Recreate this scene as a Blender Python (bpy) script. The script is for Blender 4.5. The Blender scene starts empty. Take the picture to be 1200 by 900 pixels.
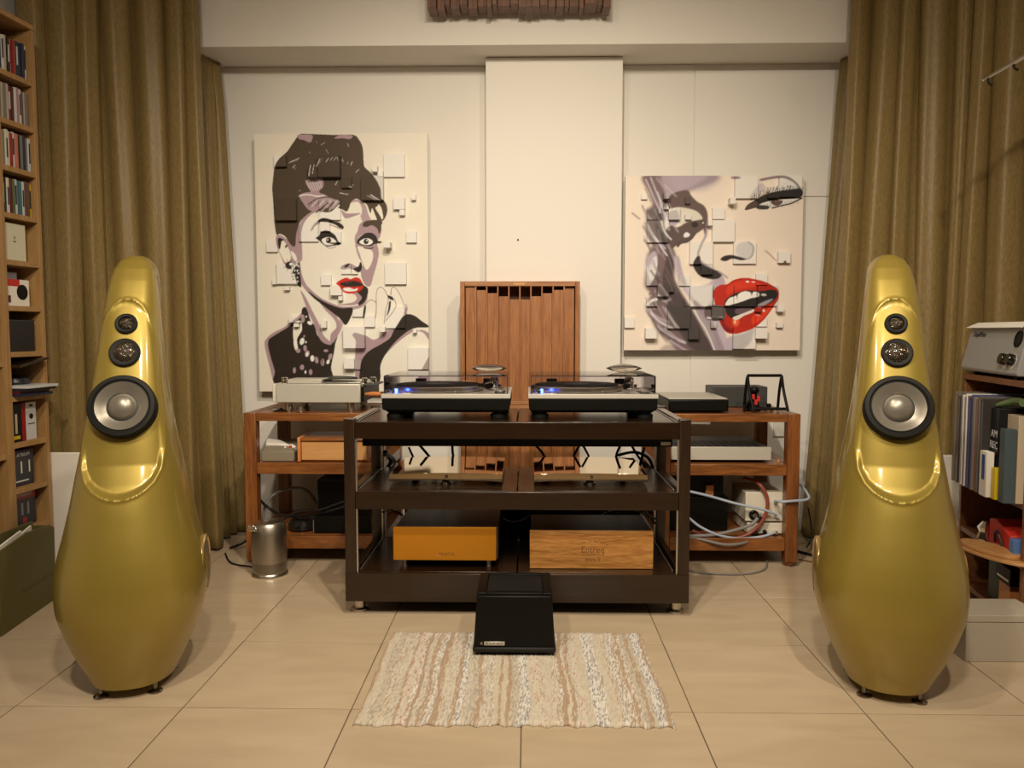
import bpy, bmesh, math, random
import numpy as np
from mathutils import Vector, Matrix
random.seed(7); np.random.seed(7)
SC = bpy.context.scene; COL = SC.collection
PI = math.pi
# ---------------------------------------------------------------- camera
FPX = 925.0; YAW = math.atan(18 / FPX); PIT = math.atan(62 / FPX); EYE = 0.96
cam_d = bpy.data.cameras.new('camera'); cam = bpy.data.objects.new('camera', cam_d); COL.objects.link(cam)
cam_d.sensor_fit = 'HORIZONTAL'; cam_d.sensor_width = 36.0; cam_d.lens = FPX / 1200 * 36.0
cam_d.clip_start = 0.02; cam.location = (0, 0, EYE)
cam.rotation_euler = (PI / 2 - PIT, 0, YAW); SC.camera = cam
# ---------------------------------------------------------------- world, exposure, lamps
w = bpy.data.worlds.new('world'); SC.world = w; w.use_nodes = True
w.node_tree.nodes['Background'].inputs[0].default_value = (1, .8, .55, 1)
w.node_tree.nodes['Background'].inputs[1].default_value = 0.02
SC.view_settings.view_transform = 'Standard'; SC.view_settings.look = 'None'
SC.view_settings.exposure = 0.85; SC.view_settings.gamma = 1; SC.view_settings.use_curve_mapping = False
WARM = (1.0, .86, .66)
def lamp(name, loc, target, power, size, spot=None, blend=.6, col=WARM):
    if spot:
        d = bpy.data.lights.new(name, 'SPOT'); d.spot_size = math.radians(spot); d.spot_blend = blend; d.shadow_soft_size = size
    else:
        d = bpy.data.lights.new(name, 'AREA'); d.shape = 'DISK'; d.size = size
    d.energy = power; d.color = col
    o = bpy.data.objects.new(name, d); COL.objects.link(o); o.location = loc
    o.rotation_euler = (Vector(target) - Vector(loc)).to_track_quat('-Z', 'Y').to_euler(); return o
lamp('ceiling_spot', (0, 1.35, 2.55), (0, 3.6, .35), 79, .035, 98, 1.0)
lamp('ceiling_spot', (-.75, .6, 2.55), (-.75, 3.0, .15), 56, .04, 110, 1.0)
lamp('ceiling_spot', (.75, .6, 2.55), (.75, 3.0, .15), 56, .04, 110, 1.0)
lamp('ceiling_spot', (0, .1, 2.55), (0, 2.2, .1), 68, .08, 120, .8)
# ---------------------------------------------------------------- pixel to room point (for measuring)
_F = np.array([-math.sin(YAW) * math.cos(PIT), math.cos(YAW) * math.cos(PIT), -math.sin(PIT)])
_R = np.array([math.cos(YAW), math.sin(YAW), 0.0]); _U = np.cross(_R, _F); _C = np.array([0, 0, EYE])
def PY(x, y, Y):
    d = _F * FPX + _R * (x - 600) - _U * (y - 450); return tuple(_C + d * (Y / d[1]))
def PZ(x, y, Z):
    d = _F * FPX + _R * (x - 600) - _U * (y - 450); return tuple(_C + d * ((Z - EYE) / d[2]))
# ---------------------------------------------------------------- materials
def lin(c):   # colour as it looks under the warm lamps -> paint colour
    return tuple(min(.92, ((v / 255) / 12.92 if v / 255 <= .04045 else ((v / 255 + .055) / 1.055) ** 2.4) / k) for v, k in zip(c, (1.0, .88, .70)))
def _p(name):
    m = bpy.data.materials.new(name); m.use_nodes = True
    return m, m.node_tree, m.node_tree.nodes['Principled BSDF']
def N(nt, typ, **k):
    n = nt.nodes.new(typ)
    for a, v in k.items():
        if a in n.inputs: n.inputs[a].default_value = v
        else: setattr(n, a, v)
    return n
def mat(name, c, rough=.5, metal=0, coat=0, coatr=.05, noise=0, nscale=30, bump=0, bscale=200, trans=0, ior=1.45, emit=None, es=1, sheen=0, spec=.5):
    m, nt, b = _p(name); c4 = (*c, 1)
    b.inputs['Base Color'].default_value = c4; b.inputs['Roughness'].default_value = rough
    b.inputs['Metallic'].default_value = metal; b.inputs['Coat Weight'].default_value = coat; b.inputs['Coat Roughness'].default_value = coatr
    b.inputs['Transmission Weight'].default_value = trans; b.inputs['IOR'].default_value = ior; b.inputs['Sheen Weight'].default_value = sheen
    b.inputs['Specular IOR Level'].default_value = spec
    if emit: b.inputs['Emission Color'].default_value = (*emit, 1); b.inputs['Emission Strength'].default_value = es
    tc = N(nt, 'ShaderNodeTexCoord')
    if noise:
        n = N(nt, 'ShaderNodeTexNoise', Scale=nscale, Detail=4.0); nt.links.new(tc.outputs['Object'], n.inputs['Vector'])
        mx = N(nt, 'ShaderNodeMix', data_type='RGBA')
        mx.inputs[6].default_value = (*[v * (1 - noise) for v in c], 1); mx.inputs[7].default_value = (*[min(1, v * (1 + noise)) for v in c], 1)
        nt.links.new(n.outputs[0], mx.inputs[0]); nt.links.new(mx.outputs[2], b.inputs['Base Color'])
    if bump:
        n2 = N(nt, 'ShaderNodeTexNoise', Scale=bscale, Detail=2.0); nt.links.new(tc.outputs['Object'], n2.inputs['Vector'])
        bp = N(nt, 'ShaderNodeBump', Strength=bump, Distance=.002); nt.links.new(n2.outputs[0], bp.inputs['Height']); nt.links.new(bp.outputs[0], b.inputs['Normal'])
    return m
def wood(name, c1, c2, axis='Z', sc=1.0, rough=.45, coat=.15, contrast=1.0, streak=14):
    m, nt, b = _p(name)
    tc = N(nt, 'ShaderNodeTexCoord'); mp = N(nt, 'ShaderNodeMapping'); s = [streak * sc] * 3; s['XYZ'.index(axis)] = 1.2 * sc
    mp.inputs['Scale'].default_value = s; nt.links.new(tc.outputs['Object'], mp.inputs['Vector'])
    oi = N(nt, 'ShaderNodeObjectInfo'); vm = N(nt, 'ShaderNodeVectorMath', operation='ADD')
    ml = N(nt, 'ShaderNodeMath', operation='MULTIPLY'); ml.inputs[1].default_value = 37.0
    nt.links.new(oi.outputs['Random'], ml.inputs[0]); nt.links.new(mp.outputs[0], vm.inputs[0]); nt.links.new(ml.outputs[0], vm.inputs[1])
    n = N(nt, 'ShaderNodeTexNoise', Scale=1.6, Detail=6.0, Distortion=1.2, Roughness=.6); nt.links.new(vm.outputs[0], n.inputs['Vector'])
    n2 = N(nt, 'ShaderNodeTexNoise', Scale=9.0, Detail=3.0); nt.links.new(vm.outputs[0], n2.inputs['Vector'])
    ad = N(nt, 'ShaderNodeMix'); ad.inputs[0].default_value = .35; nt.links.new(n.outputs[0], ad.inputs[2]); nt.links.new(n2.outputs[0], ad.inputs[3])
    r = N(nt, 'ShaderNodeValToRGB'); r.color_ramp.elements[0].position = .5 - .17 / contrast; r.color_ramp.elements[1].position = .5 + .17 / contrast
    r.color_ramp.elements[0].color = (*c1, 1); r.color_ramp.elements[1].color = (*c2, 1)
    nt.links.new(ad.outputs[0], r.inputs[0]); nt.links.new(r.outputs[0], b.inputs['Base Color'])
    b.inputs['Roughness'].default_value = rough; b.inputs['Coat Weight'].default_value = coat; b.inputs['Coat Roughness'].default_value = .2
    return m
def attr_mat(name, rough=.6):
    m, nt, b = _p(name); a = N(nt, 'ShaderNodeVertexColor', layer_name='Col'); nt.links.new(a.outputs[0], b.inputs['Base Color'])
    b.inputs['Roughness'].default_value = rough; b.inputs['Specular IOR Level'].default_value = .3; return m
def clear(name, c, ior=1.45, rough=.02):
    m, nt, b = _p(name); nt.nodes.remove(b); out = nt.nodes['Material Output']
    t = N(nt, 'ShaderNodeBsdfTransparent'); t.inputs[0].default_value = (*c, 1)
    g = N(nt, 'ShaderNodeBsdfGlossy'); g.inputs['Roughness'].default_value = rough
    fr = N(nt, 'ShaderNodeFresnel', IOR=ior); mx = N(nt, 'ShaderNodeMixShader')
    nt.links.new(fr.outputs[0], mx.inputs[0]); nt.links.new(t.outputs[0], mx.inputs[1]); nt.links.new(g.outputs[0], mx.inputs[2]); nt.links.new(mx.outputs[0], out.inputs[0])
    return m
# ---------------------------------------------------------------- mesh builder
class MB:
    def __init__(s): s.v = []; s.f = []
    def add(s, vs, fs):
        o = len(s.v); s.v += [tuple(p) for p in vs]; s.f += [tuple(i + o for i in f) for f in fs]; return s
    def box(s, x0, x1, y0, y1, z0, z1):
        return s.add([(x0, y0, z0), (x1, y0, z0), (x1, y1, z0), (x0, y1, z0), (x0, y0, z1), (x1, y0, z1), (x1, y1, z1), (x0, y1, z1)],
                     [(0, 3, 2, 1), (4, 5, 6, 7), (0, 1, 5, 4), (1, 2, 6, 5), (2, 3, 7, 6), (3, 0, 4, 7)])
    def prism(s, pts, a, b, axis='y'):
        n = len(pts)
        g = {'y': lambda p, t: (p[0], t, p[1]), 'x': lambda p, t: (t, p[0], p[1]), 'z': lambda p, t: (p[0], p[1], t)}[axis]
        vs = [g(p, a) for p in pts] + [g(p, b) for p in pts]
        return s.add(vs, [tuple(range(n))[::-1], tuple(range(n, 2 * n))] + [(i, (i + 1) % n, (i + 1) % n + n, i + n) for i in range(n)])
    def lathe(s, prof, c=(0, 0, 0), n=32, axis=(0, 0, 1), caps=True):
        q = Vector((0, 0, 1)).rotation_difference(Vector(axis)); vs = []; fs = []; c = Vector(c)
        for r, h in prof:
            for i in range(n):
                a = 2 * PI * i / n; vs.append(c + q @ Vector((r * math.cos(a), r * math.sin(a), h)))
        for j in range(len(prof) - 1):
            for i in range(n): fs.append((j * n + i, j * n + (i + 1) % n, (j + 1) * n + (i + 1) % n, (j + 1) * n + i))
        if caps: fs.append(tuple(range(n))[::-1]); k = (len(prof) - 1) * n; fs.append(tuple(range(k, k + n)))
        return s.add(vs, fs)
    def cyl(s, c, r, h, n=24, axis=(0, 0, 1), r2=None): return s.lathe([(r, 0), (r if r2 is None else r2, h)], c, n, axis)
    def tube(s, pts, r, n=8, sub=6, closed=False):
        P = [Vector(p) for p in pts]
        if sub > 1 and len(P) > 2:
            Q = []
            for i in range(len(P) - 1):
                p0 = P[max(i - 1, 0)]; p1 = P[i]; p2 = P[i + 1]; p3 = P[min(i + 2, len(P) - 1)]
                for k in range(sub):
                    t = k / sub; Q.append(.5 * ((2 * p1) + (p2 - p0) * t + (2 * p0 - 5 * p1 + 4 * p2 - p3) * t * t + (3 * p1 - p0 - 3 * p2 + p3) * t ** 3))
            Q.append(P[-1]); 
            rr = r if not isinstance(r, (list, tuple)) else None
            R = [rr] * len(Q) if rr else [np.interp(i / sub, range(len(r)), r) for i in range(len(Q))]
            P = Q
        else: R = [r] * len(P) if not isinstance(r, (list, tuple)) else list(r)
        up = None; vs = []; fs = []
        for i, p in enumerate(P):
            d = (P[min(i + 1, len(P) - 1)] - P[max(i - 1, 0)]).normalized()
            if up is None: up = Vector((0, 0, 1)) if abs(d.z) < .9 else Vector((1, 0, 0))
            a = d.cross(up).normalized(); up = a.cross(d).normalized()
            for k in range(n):
                t = 2 * PI * k / n; vs.append(p + (a * math.cos(t) + up * math.sin(t)) * R[i])
        for j in range(len(P) - 1):
            for k in range(n): fs.append((j * n + k, j * n + (k + 1) % n, (j + 1) * n + (k + 1) % n, (j + 1) * n + k))
        fs.append(tuple(range(n))[::-1]); q = (len(P) - 1) * n; fs.append(tuple(range(q, q + n)))
        return s.add(vs, fs)
    def build(s, name, m, parent=None, bevel=0, smooth=35, col=None):
        off = Vector((0, 0, 0)); local = parent is not None and parent.get('_local')
        if parent is not None and not local:
            o = parent
            while o is not None: off += o.location; o = o.parent
        me = bpy.data.meshes.new(name); me.from_pydata([tuple(Vector(v) - off) for v in s.v], [], s.f)
        bm = bmesh.new(); bm.from_mesh(me); bmesh.ops.recalc_face_normals(bm, faces=bm.faces); bm.to_mesh(me); bm.free()
        me.materials.append(m)
        if col is not None:
            ca = me.color_attributes.new('Col', 'FLOAT_COLOR', 'POINT'); ca.data.foreach_set('color', np.asarray(col, dtype=np.float32).ravel())
        me.shade_smooth(); me.set_sharp_from_angle(angle=math.radians(smooth))
        o = bpy.data.objects.new(name, me); COL.objects.link(o); o.parent = parent
        if local: o['_local'] = 1
        if bevel:
            b = o.modifiers.new('bevel', 'BEVEL'); b.width = bevel; b.segments = 2; b.limit_method = 'ANGLE'; b.harden_normals = False
        return o
def tag(o, label, cat, group=None):
    o['label'] = label; o['category'] = cat
    if group: o['group'] = group
    return o
def thing(name, label, cat, loc=(0, 0, 0), rz=0, group=None, local=False):
    o = bpy.data.objects.new(name, None); COL.objects.link(o); o.location = loc; o.rotation_euler = (0, 0, rz); o.empty_display_size = .05
    if local or rz: o['_local'] = 1
    return tag(o, label, cat, group)
def struct(o): o['kind'] = 'structure'; return o
def copy_tree(o, parent=None):
    c = o.copy(); COL.objects.link(c); c.parent = parent
    for ch in list(o.children): copy_tree(ch, c)
    return c
def bx(name, m, parent, x0, x1, y0, y1, z0, z1, bevel=.001):
    return MB().box(x0, x1, y0, y1, z0, z1).build(name, m, parent, bevel)
def text(name, s, size, m, parent, loc, rot, depth=.0004, shear=0, align='CENTER'):
    cu = bpy.data.curves.new(name, 'FONT'); cu.body = s; cu.size = size; cu.extrude = depth; cu.align_x = align; cu.shear = shear; cu.resolution_u = 3
    t = bpy.data.objects.new(name, cu); COL.objects.link(t)
    me = bpy.data.meshes.new_from_object(t.evaluated_get(bpy.context.evaluated_depsgraph_get())); bpy.data.objects.remove(t)
    me.materials.clear(); me.materials.append(m); o = bpy.data.objects.new(name, me); COL.objects.link(o); o.parent = parent
    l = Vector(loc)
    if parent is not None and not parent.get('_local'):
        q = parent
        while q is not None: l -= q.location; q = q.parent
    o.location = l; o.rotation_euler = rot; return o

# colours
M = {}
M['wall'] = mat('wall_paint', (.81, .775, .72), .85, noise=.03, nscale=3, bump=.15, bscale=150)
M['panel'] = mat('panel_paint', (.82, .79, .745), .7, bump=.1, bscale=120)
M['room'] = mat('far_room_paint', (.30, .22, .15), .9)
M['ceil'] = mat('ceiling_paint', (.62, .56, .50), .9)
M['walnut'] = wood('walnut_wood', lin((92, 46, 14)), lin((156, 90, 38)), 'Z', 1.5, .4, .2)
M['walnutx'] = wood('walnut_wood_along', lin((92, 46, 13)), lin((160, 94, 40)), 'X', 1.5, .4, .25)
M['walnuty'] = wood('walnut_wood_deep', lin((86, 44, 13)), lin((144, 82, 36)), 'Y', 1.5, .4, .25)
M['diff'] = wood('walnut_slat_wood', lin((128, 72, 30)), lin((180, 114, 60)), 'Z', 1.6, .5, .1)
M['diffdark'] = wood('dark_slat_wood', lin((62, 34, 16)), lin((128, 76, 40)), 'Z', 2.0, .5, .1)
M['wenge'] = wood('wenge_wood', (.009, .0036, .0011), (.023, .009, .0027), 'X', 2.2, .28, .35)
M['wengez'] = wood('wenge_wood_up', (.012, .005, .0018), (.030, .013, .005), 'Z', 2.2, .35, .3)
M['oak'] = wood('oak_wood', lin((135, 80, 24)), lin((196, 132, 62)), 'X', 2.4, .5, .1, 1.2)
M['lightwood'] = wood('pale_wood', lin((188, 128, 66)), lin((210, 152, 88)), 'X', 1.2, .5, .15, .7)
M['pine'] = wood('bookcase_wood', lin((150, 106, 56)), lin((186, 140, 82)), 'Z', 1.2, .5, .05, .8)
M['shelfbrown'] = wood('brown_shelf_wood', lin((92, 52, 26)), lin((140, 84, 44)), 'Y', 1.2, .5, .1)
M['black'] = mat('black_plastic', (.004, .0038, .003), .45, spec=.2, bump=.1, bscale=600)
M['gloss'] = mat('black_gloss', (.01, .01, .01), .12, coat=.5)
M['rubber'] = mat('black_rubber', (.009, .009, .008), .6, spec=.3)
M['dgrey'] = mat('dark_grey_metal', (.05, .05, .05), .5)
M['alu'] = mat('aluminium', (.72, .70, .66), .32, 1)
M['silver'] = mat('silver_paint', (.62, .60, .54), .45, .35)
M['steel'] = mat('brushed_steel', (.62, .58, .52), .3, 1, bump=.05, bscale=80)
M['chrome'] = mat('polished_metal', (.90, .74, .50), .035, 1)
M['chromes'] = mat('chrome_trim', (.85, .83, .8), .08, 1)
M['gold'] = mat('gold_anodised', lin((196, 122, 22)), .45, .45, noise=.06, nscale=12, bump=.15, bscale=500)
M['white'] = mat('white_plastic', (.78, .76, .72), .5)
M['paper'] = mat('white_paper', (.85, .82, .76), .8)
M['cream'] = mat('cream_metal', (.70, .66, .56), .55)
M['red'] = mat('red_plastic', (.55, .03, .02), .5)
M['orange'] = wood('orange_wood', lin((190, 110, 50)), lin((220, 140, 75)), 'X', 3)
M['blue'] = mat('pale_blue_cable', (.42, .50, .62), .35)
M['greyc'] = mat('grey_cable', (.22, .21, .21), .45)
M['redc'] = mat('red_brown_cable', (.26, .06, .04), .3)
M['clear'] = clear('clear_acrylic', (.95, .94, .95), 1.3)
M['tint'] = clear('smoked_acrylic', (.93, .91, .93), 1.25)
M['glassy'] = clear('clear_lens', (.90, .87, .82), 1.3, .15)
M['wengey'] = wood('wenge_wood_deep', (.012, .005, .0018), (.030, .013, .005), 'Y', 2.2, .28, .35)
M['dkbrown'] = mat('dark_brown_metal', lin((74, 54, 38)), .45, .2)
M['dsteel'] = mat('dark_steel', (.30, .28, .25), .3, 1)
M['cream2'] = mat('grey_green_plastic', lin((138, 122, 94)), .5)
M['radio'] = mat('grey_enamel', lin((168, 160, 146)), .38, .3)
M['wengeg'] = wood('wenge_wood_gloss', (.009, .0036, .0011), (.023, .009, .0027), 'X', 2.2, .24, .3)
M['ink'] = mat('dark_ink', (.02, .015, .012), .7)
M['ink_brown'] = mat('burnt_ink', (.16, .07, .025), .8)
M['led'] = mat('blue_led', (.02, .05, .9), .3, emit=(.03, .08, 1), es=14)
# curtain
def curtain_mat():
    m, nt, b = _p('curtain_fabric'); tc = N(nt, 'ShaderNodeTexCoord')
    mp = N(nt, 'ShaderNodeMapping'); mp.inputs['Scale'].default_value = (40, 40, 8); nt.links.new(tc.outputs['Object'], mp.inputs['Vector'])
    n = N(nt, 'ShaderNodeTexNoise', Scale=6.0, Detail=5.0); nt.links.new(mp.outputs[0], n.inputs['Vector'])
    r = N(nt, 'ShaderNodeValToRGB'); r.color_ramp.elements[0].position = .3; r.color_ramp.elements[1].position = .7
    r.color_ramp.elements[0].color = (.185, .128, .046, 1); r.color_ramp.elements[1].color = (.28, .20, .078, 1)
    nt.links.new(n.outputs[0], r.inputs[0]); nt.links.new(r.outputs[0], b.inputs['Base Color'])
    b.inputs['Specular IOR Level'].default_value = .4; b.inputs['Roughness'].default_value = .45; b.inputs['Sheen Weight'].default_value = .1; b.inputs['Sheen Roughness'].default_value = .35
    b.inputs['Sheen Tint'].default_value = (.9, .7, .35, 1)
    n2 = N(nt, 'ShaderNodeTexNoise', Scale=500.0, Detail=1.0); nt.links.new(tc.outputs['Object'], n2.inputs['Vector'])
    bp = N(nt, 'ShaderNodeBump', Strength=.25, Distance=.001); nt.links.new(n2.outputs[0], bp.inputs['Height']); nt.links.new(bp.outputs[0], b.inputs['Normal'])
    return m
M['curtain'] = curtain_mat()
def tile_mat():
    m, nt, b = _p('floor_tile_glaze'); tc = N(nt, 'ShaderNodeTexCoord'); oi = N(nt, 'ShaderNodeObjectInfo')
    mp = N(nt, 'ShaderNodeMapping'); mp.inputs['Scale'].default_value = (2.2, 7, 1)
    vm = N(nt, 'ShaderNodeVectorMath', operation='ADD'); ml = N(nt, 'ShaderNodeMath', operation='MULTIPLY'); ml.inputs[1].default_value = 51.0
    nt.links.new(oi.outputs['Random'], ml.inputs[0]); nt.links.new(tc.outputs['Object'], mp.inputs['Vector']); nt.links.new(mp.outputs[0], vm.inputs[0]); nt.links.new(ml.outputs[0], vm.inputs[1])
    n = N(nt, 'ShaderNodeTexNoise', Scale=1.4, Detail=5.0, Distortion=1.0); nt.links.new(vm.outputs[0], n.inputs['Vector'])
    r = N(nt, 'ShaderNodeValToRGB'); r.color_ramp.elements[0].position = .35; r.color_ramp.elements[1].position = .65
    r.color_ramp.elements[0].color = (.49, .385, .265, 1); r.color_ramp.elements[1].color = (.55, .44, .31, 1)
    nt.links.new(n.outputs[0], r.inputs[0]); nt.links.new(r.outputs[0], b.inputs['Base Color']); b.inputs['Roughness'].default_value = .3
    b.inputs['Specular IOR Level'].default_value = .45
    return m
M['tile'] = tile_mat()
M['grout'] = mat('grout', (.16, .12, .08), .9)

# ================================================================ THE ROOM
WX = 2.0; YB = 3.8; YF = -2.2; ZC = 2.60; ZB = 2.204
floor = struct(MB().box(-WX, WX, YF, YB, -.05, -.002).build('floor', M['grout']))
TS = .4326
base_tile = MB().box(0, TS - .003, 0, TS - .003, -.002, 0).build('tile', M['tile'], floor, .0008)
xs = [-.445 + TS * i for i in range(-4, 6)]; ys = [2.376 + TS * j for j in range(-11, 5)]
first = True
for xi in xs:
    for yj in ys:
        x0 = max(xi, -WX); x1 = min(xi + TS, WX); y0 = max(yj, YF); y1 = min(yj + TS, YB)
        if x1 - x0 < .02 or y1 - y0 < .02: continue
        if abs(x1 - x0 - TS) < 1e-6 and abs(y1 - y0 - TS) < 1e-6:
            if first: o = base_tile; first = False
            else: o = base_tile.copy(); COL.objects.link(o)
            o.location = (x0, y0, 0)
        else:
            o = MB().box(0, x1 - x0 - .003, 0, y1 - y0 - .003, -.002, 0).build('tile', M['tile']); o.parent = floor; o.location = (x0, y0, 0)
struct(bx('ceiling', M['ceil'], None, -WX, WX, YF, YB + .1, ZC, ZC + .08, 0))
wb = struct(bx('wall_back', M['wall'], None, -WX, WX, YB, YB + .1, 0, ZC, 0))
struct(bx('wall_left', M['wall'], None, -WX - .1, -WX, YF, YB + .1, 0, ZC, 0))
struct(bx('wall_right', M['wall'], None, WX, WX + .1, YF, YB + .1, 0, ZC, 0))
struct(bx('wall_front', M['room'], None, -WX, WX, YF - .1, YF, 0, ZC, 0))
beam = struct(bx('trim_1', M['wall'], None, -WX, WX, 3.529, YB, ZB, ZC, .002))
# wall boards
def board(x0, x1, z0, z1, d): return bx('panel', M['panel'], wb, x0, x1, YB - d, YB, z0, z1, .0015)
board(-1.99, -0.2036, .0, ZB - .002, .004)
board(0.4497, 0.7799, .0, ZB - .002, .004)
board(0.7826, 1.99, 1.5933, ZB - .03, .008); board(0.7826, 1.99, .0, 1.5897, .008)
cp = bx('panel', M['panel'], wb, -0.1918, 0.4325, 3.678, YB, .0, ZB - .003, .003)
n = PY(607, 281, 3.676); MB().cyl((n[0], 3.679, n[2]), .004, -.004, 12, (0, 1, 0)).build('nail', M['ink'], wb)
struct(bx('baseboard_back', M['wall'], None, .46, 1.9, 3.775, YB - .009, 0, .07, .002))
struct(bx('trim_2', M['panel'], None, 1.835, 1.90, 2.86, 2.92, .81, ZC, .004))
# sockets on the back wall
for (px, py, pw, ph) in ((913, 502, 10, 18), (1, 1, 0, 0)):
    if pw:
        p = PY(px, py, 3.78); tag(bx('wall_socket', M['white'], None, p[0] - .025, p[0] + .025, 3.780, 3.7915, p[2] - .04, p[2] + .04, .003), 'white wall socket plate low on the right wall behind the walnut rack', 'socket')

# ---------------------------------------------------------------- curtains
def curtain(name, label, path, ztop, zbot, folds, amp, flare, seed, group, start_pleat=0):
    rnd = random.Random(seed); NU = folds * 26; NV = 40
    # uneven fold spacing
    ws = [rnd.uniform(.75, 1.25) for _ in range(folds)]; tot = sum(ws); cum = [0]
    for q in ws: cum.append(cum[-1] + q / tot)
    hs = [rnd.uniform(.75, 1.15) for _ in range(folds)]; sk = [rnd.uniform(-.25, .25) for _ in range(folds)]
    P = [Vector((*p, 0)) for p in path]; L = [0]
    for a, b in zip(P, P[1:]): L.append(L[-1] + (b - a).length)
    vs = []; fs = []
    for j in range(NV + 1):
        v = j / NV; z = ztop + (zbot - ztop) * v
        for i in range(NU + 1):
            u = i / NU; d = u * L[-1]
            k = max(q for q in range(len(L)) if L[q] <= d + 1e-9); k = min(k, len(P) - 2)
            t = (d - L[k]) / (L[k + 1] - L[k]); p = P[k].lerp(P[k + 1], t)
            tg = (P[k + 1] - P[k]).normalized(); nn = Vector((tg.y, -tg.x, 0))   # towards the room
            if nn.x * p.x > 0: nn = -nn
            fi = max(q for q in range(folds) if cum[q] <= u + 1e-9); ft = (u - cum[fi]) / (cum[fi + 1] - cum[fi])
            ft = min(max(ft + sk[fi] * math.sin(PI * ft) * .3, 0), 1)
            b = abs(math.sin(PI * ft)) ** .48 * hs[fi]
            b += .07 * math.sin(2 * PI * ft * 1.5 + seed + 1.5 * v + fi) * math.sin(PI * ft)
            a = amp * (.75 + .5 * v)
            if start_pleat: a *= min(1, .35 + v * 8)
            fl = flare(u, v)
            q = p + nn * (a * b + fl) + tg * (.012 * math.sin(3 * v + fi * 1.7))
            vs.append((q.x, q.y, z))
    W = NU + 1
    for j in range(NV):
        for i in range(NU): fs.append((j * W + i, j * W + i + 1, (j + 1) * W + i + 1, (j + 1) * W + i))
    o = MB().add(vs, fs).build(name, M['curtain'], None, smooth=60)
    s = o.modifiers.new('thick', 'SOLIDIFY'); s.thickness = .003
    return tag(o, label, 'curtain', group)
curtain('curtain', 'long olive gold curtain hanging left of the beam from the ceiling, beside the tall bookcase', [(-1.935, 3.02), (-1.74, 3.23), (-1.425, 3.51)], ZC - .01, .012, 7, .08,
        lambda u, v: .10 * v * max(0, u - .3), 3, None)
curtain('curtain', 'narrow pleated end of the left curtain tucked under the beam at the back wall', [(-1.500, 3.548), (-1.425, 3.745)], ZB - .004, .012, 4, .035,
        lambda u, v: .06 * v, 5, None, 1)
curtain('curtain', 'long olive gold curtain hanging right of the beam, behind the right speaker and desk radio', [(1.385, 3.505), (1.715, 3.22), (1.86, 3.03), (1.925, 2.965)], ZC - .01, .012, 8, .085,
        lambda u, v: .15 * v * max(0, 1 - u * 2.2), 8, None)
curtain('curtain', 'narrow pleated end of the right curtain tucked under the beam at the back wall', [(1.434, 3.745), (1.49, 3.548)], ZB - .004, .012, 4, .035,
        lambda u, v: .13 * v, 6, None, 1)
# ================================================================ LOUDSPEAKERS
ST = [(.030, .108, -.178, .19), (.06, .122, -.190, .21), (.10, .141, -.208, .225), (.16, .165, -.230, .25), (.22, .184, -.243, .27), (.27, .189, -.245, .285), (.32, .187, -.240, .285), (.37, .178, -.231, .285),
      (.42, .165, -.219, .275), (.50, .147, -.197, .255), (.58, .132, -.170, .23), (.66, .116, -.142, .205), (.74, .103, -.113, .185), (.82, .092, -.084, .17),
      (.90, .083, -.055, .165), (.98, .075, -.025, .165), (1.05, .068, .008, .17), (1.10, .061, .036, .17), (1.135, .052, .062, .165), (1.16, .038, .088, .155), (1.172, .020, .105, .14), (1.175, .004, .118, .124)]
sz = np.array([s[0] for s in ST])
def stat(z):
    return [float(np.interp(z, sz, [s[k] for s in ST])) for k in (1, 2, 3)]
def smooth_stations(n):
    zz = np.concatenate([np.linspace(.030, 1.09, int(n * .8)), 1.09 + .085 * np.sin(np.linspace(0, PI / 2, n - int(n * .8) + 1)[1:])])
    out = []
    A = np.array(ST); zf = np.linspace(.030, 1.175, 1146)
    F = []
    for k in (1, 2, 3):
        g = np.interp(zf, A[:, 0], A[:, k]); 
        kern = np.hanning(61); kern /= kern.sum(); gp = np.pad(g, 30, mode='edge'); gs = np.convolve(gp, kern, 'valid')
        wgt = np.clip((1.13 - zf) / .05, 0, 1); wl_ = np.clip((zf - .030) / .03, 0, 1); F.append(g + (gs - g) * wgt * wl_)
    return zz, [np.interp(zz, zf, f) for f in F], zf, F
EGG = [(.528, 0), (.531, .022), (.538, .043), (.550, .063), (.568, .082), (.598, .097), (.65, .103), (.71, .099), (.80, .090), (.88, .081), (.93, .074), (.975, .063), (1.01, .050), (1.03, .037), (1.044, .020), (1.048, 0)]
def eggdist(x, z):
    # approximate inside distance, via polygon edges
    P = [(w_, z_) for z_, w_ in EGG] + [(-w_, z_) for z_, w_ in EGG[::-1]]
    P = np.array(P); Q = np.roll(P, -1, 0); d = Q - P; L = (d ** 2).sum(1) + 1e-12
    t = np.clip(((np.array([x, z]) - P) * d).sum(1) / L, 0, 1); pr = P + d * t[:, None]
    dist = np.sqrt(((np.array([x, z]) - pr) ** 2).sum(1)).min()
    we = np.interp(z, [e[0] for e in EGG], [e[1] for e in EGG], left=-1, right=-1)
    return dist if abs(x) < we else -dist
M['paint'] = mat('gold_green_paint', (.325, .242, .044), .44, .45, coat=.55, coatr=.10, noise=.05, nscale=400)
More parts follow.
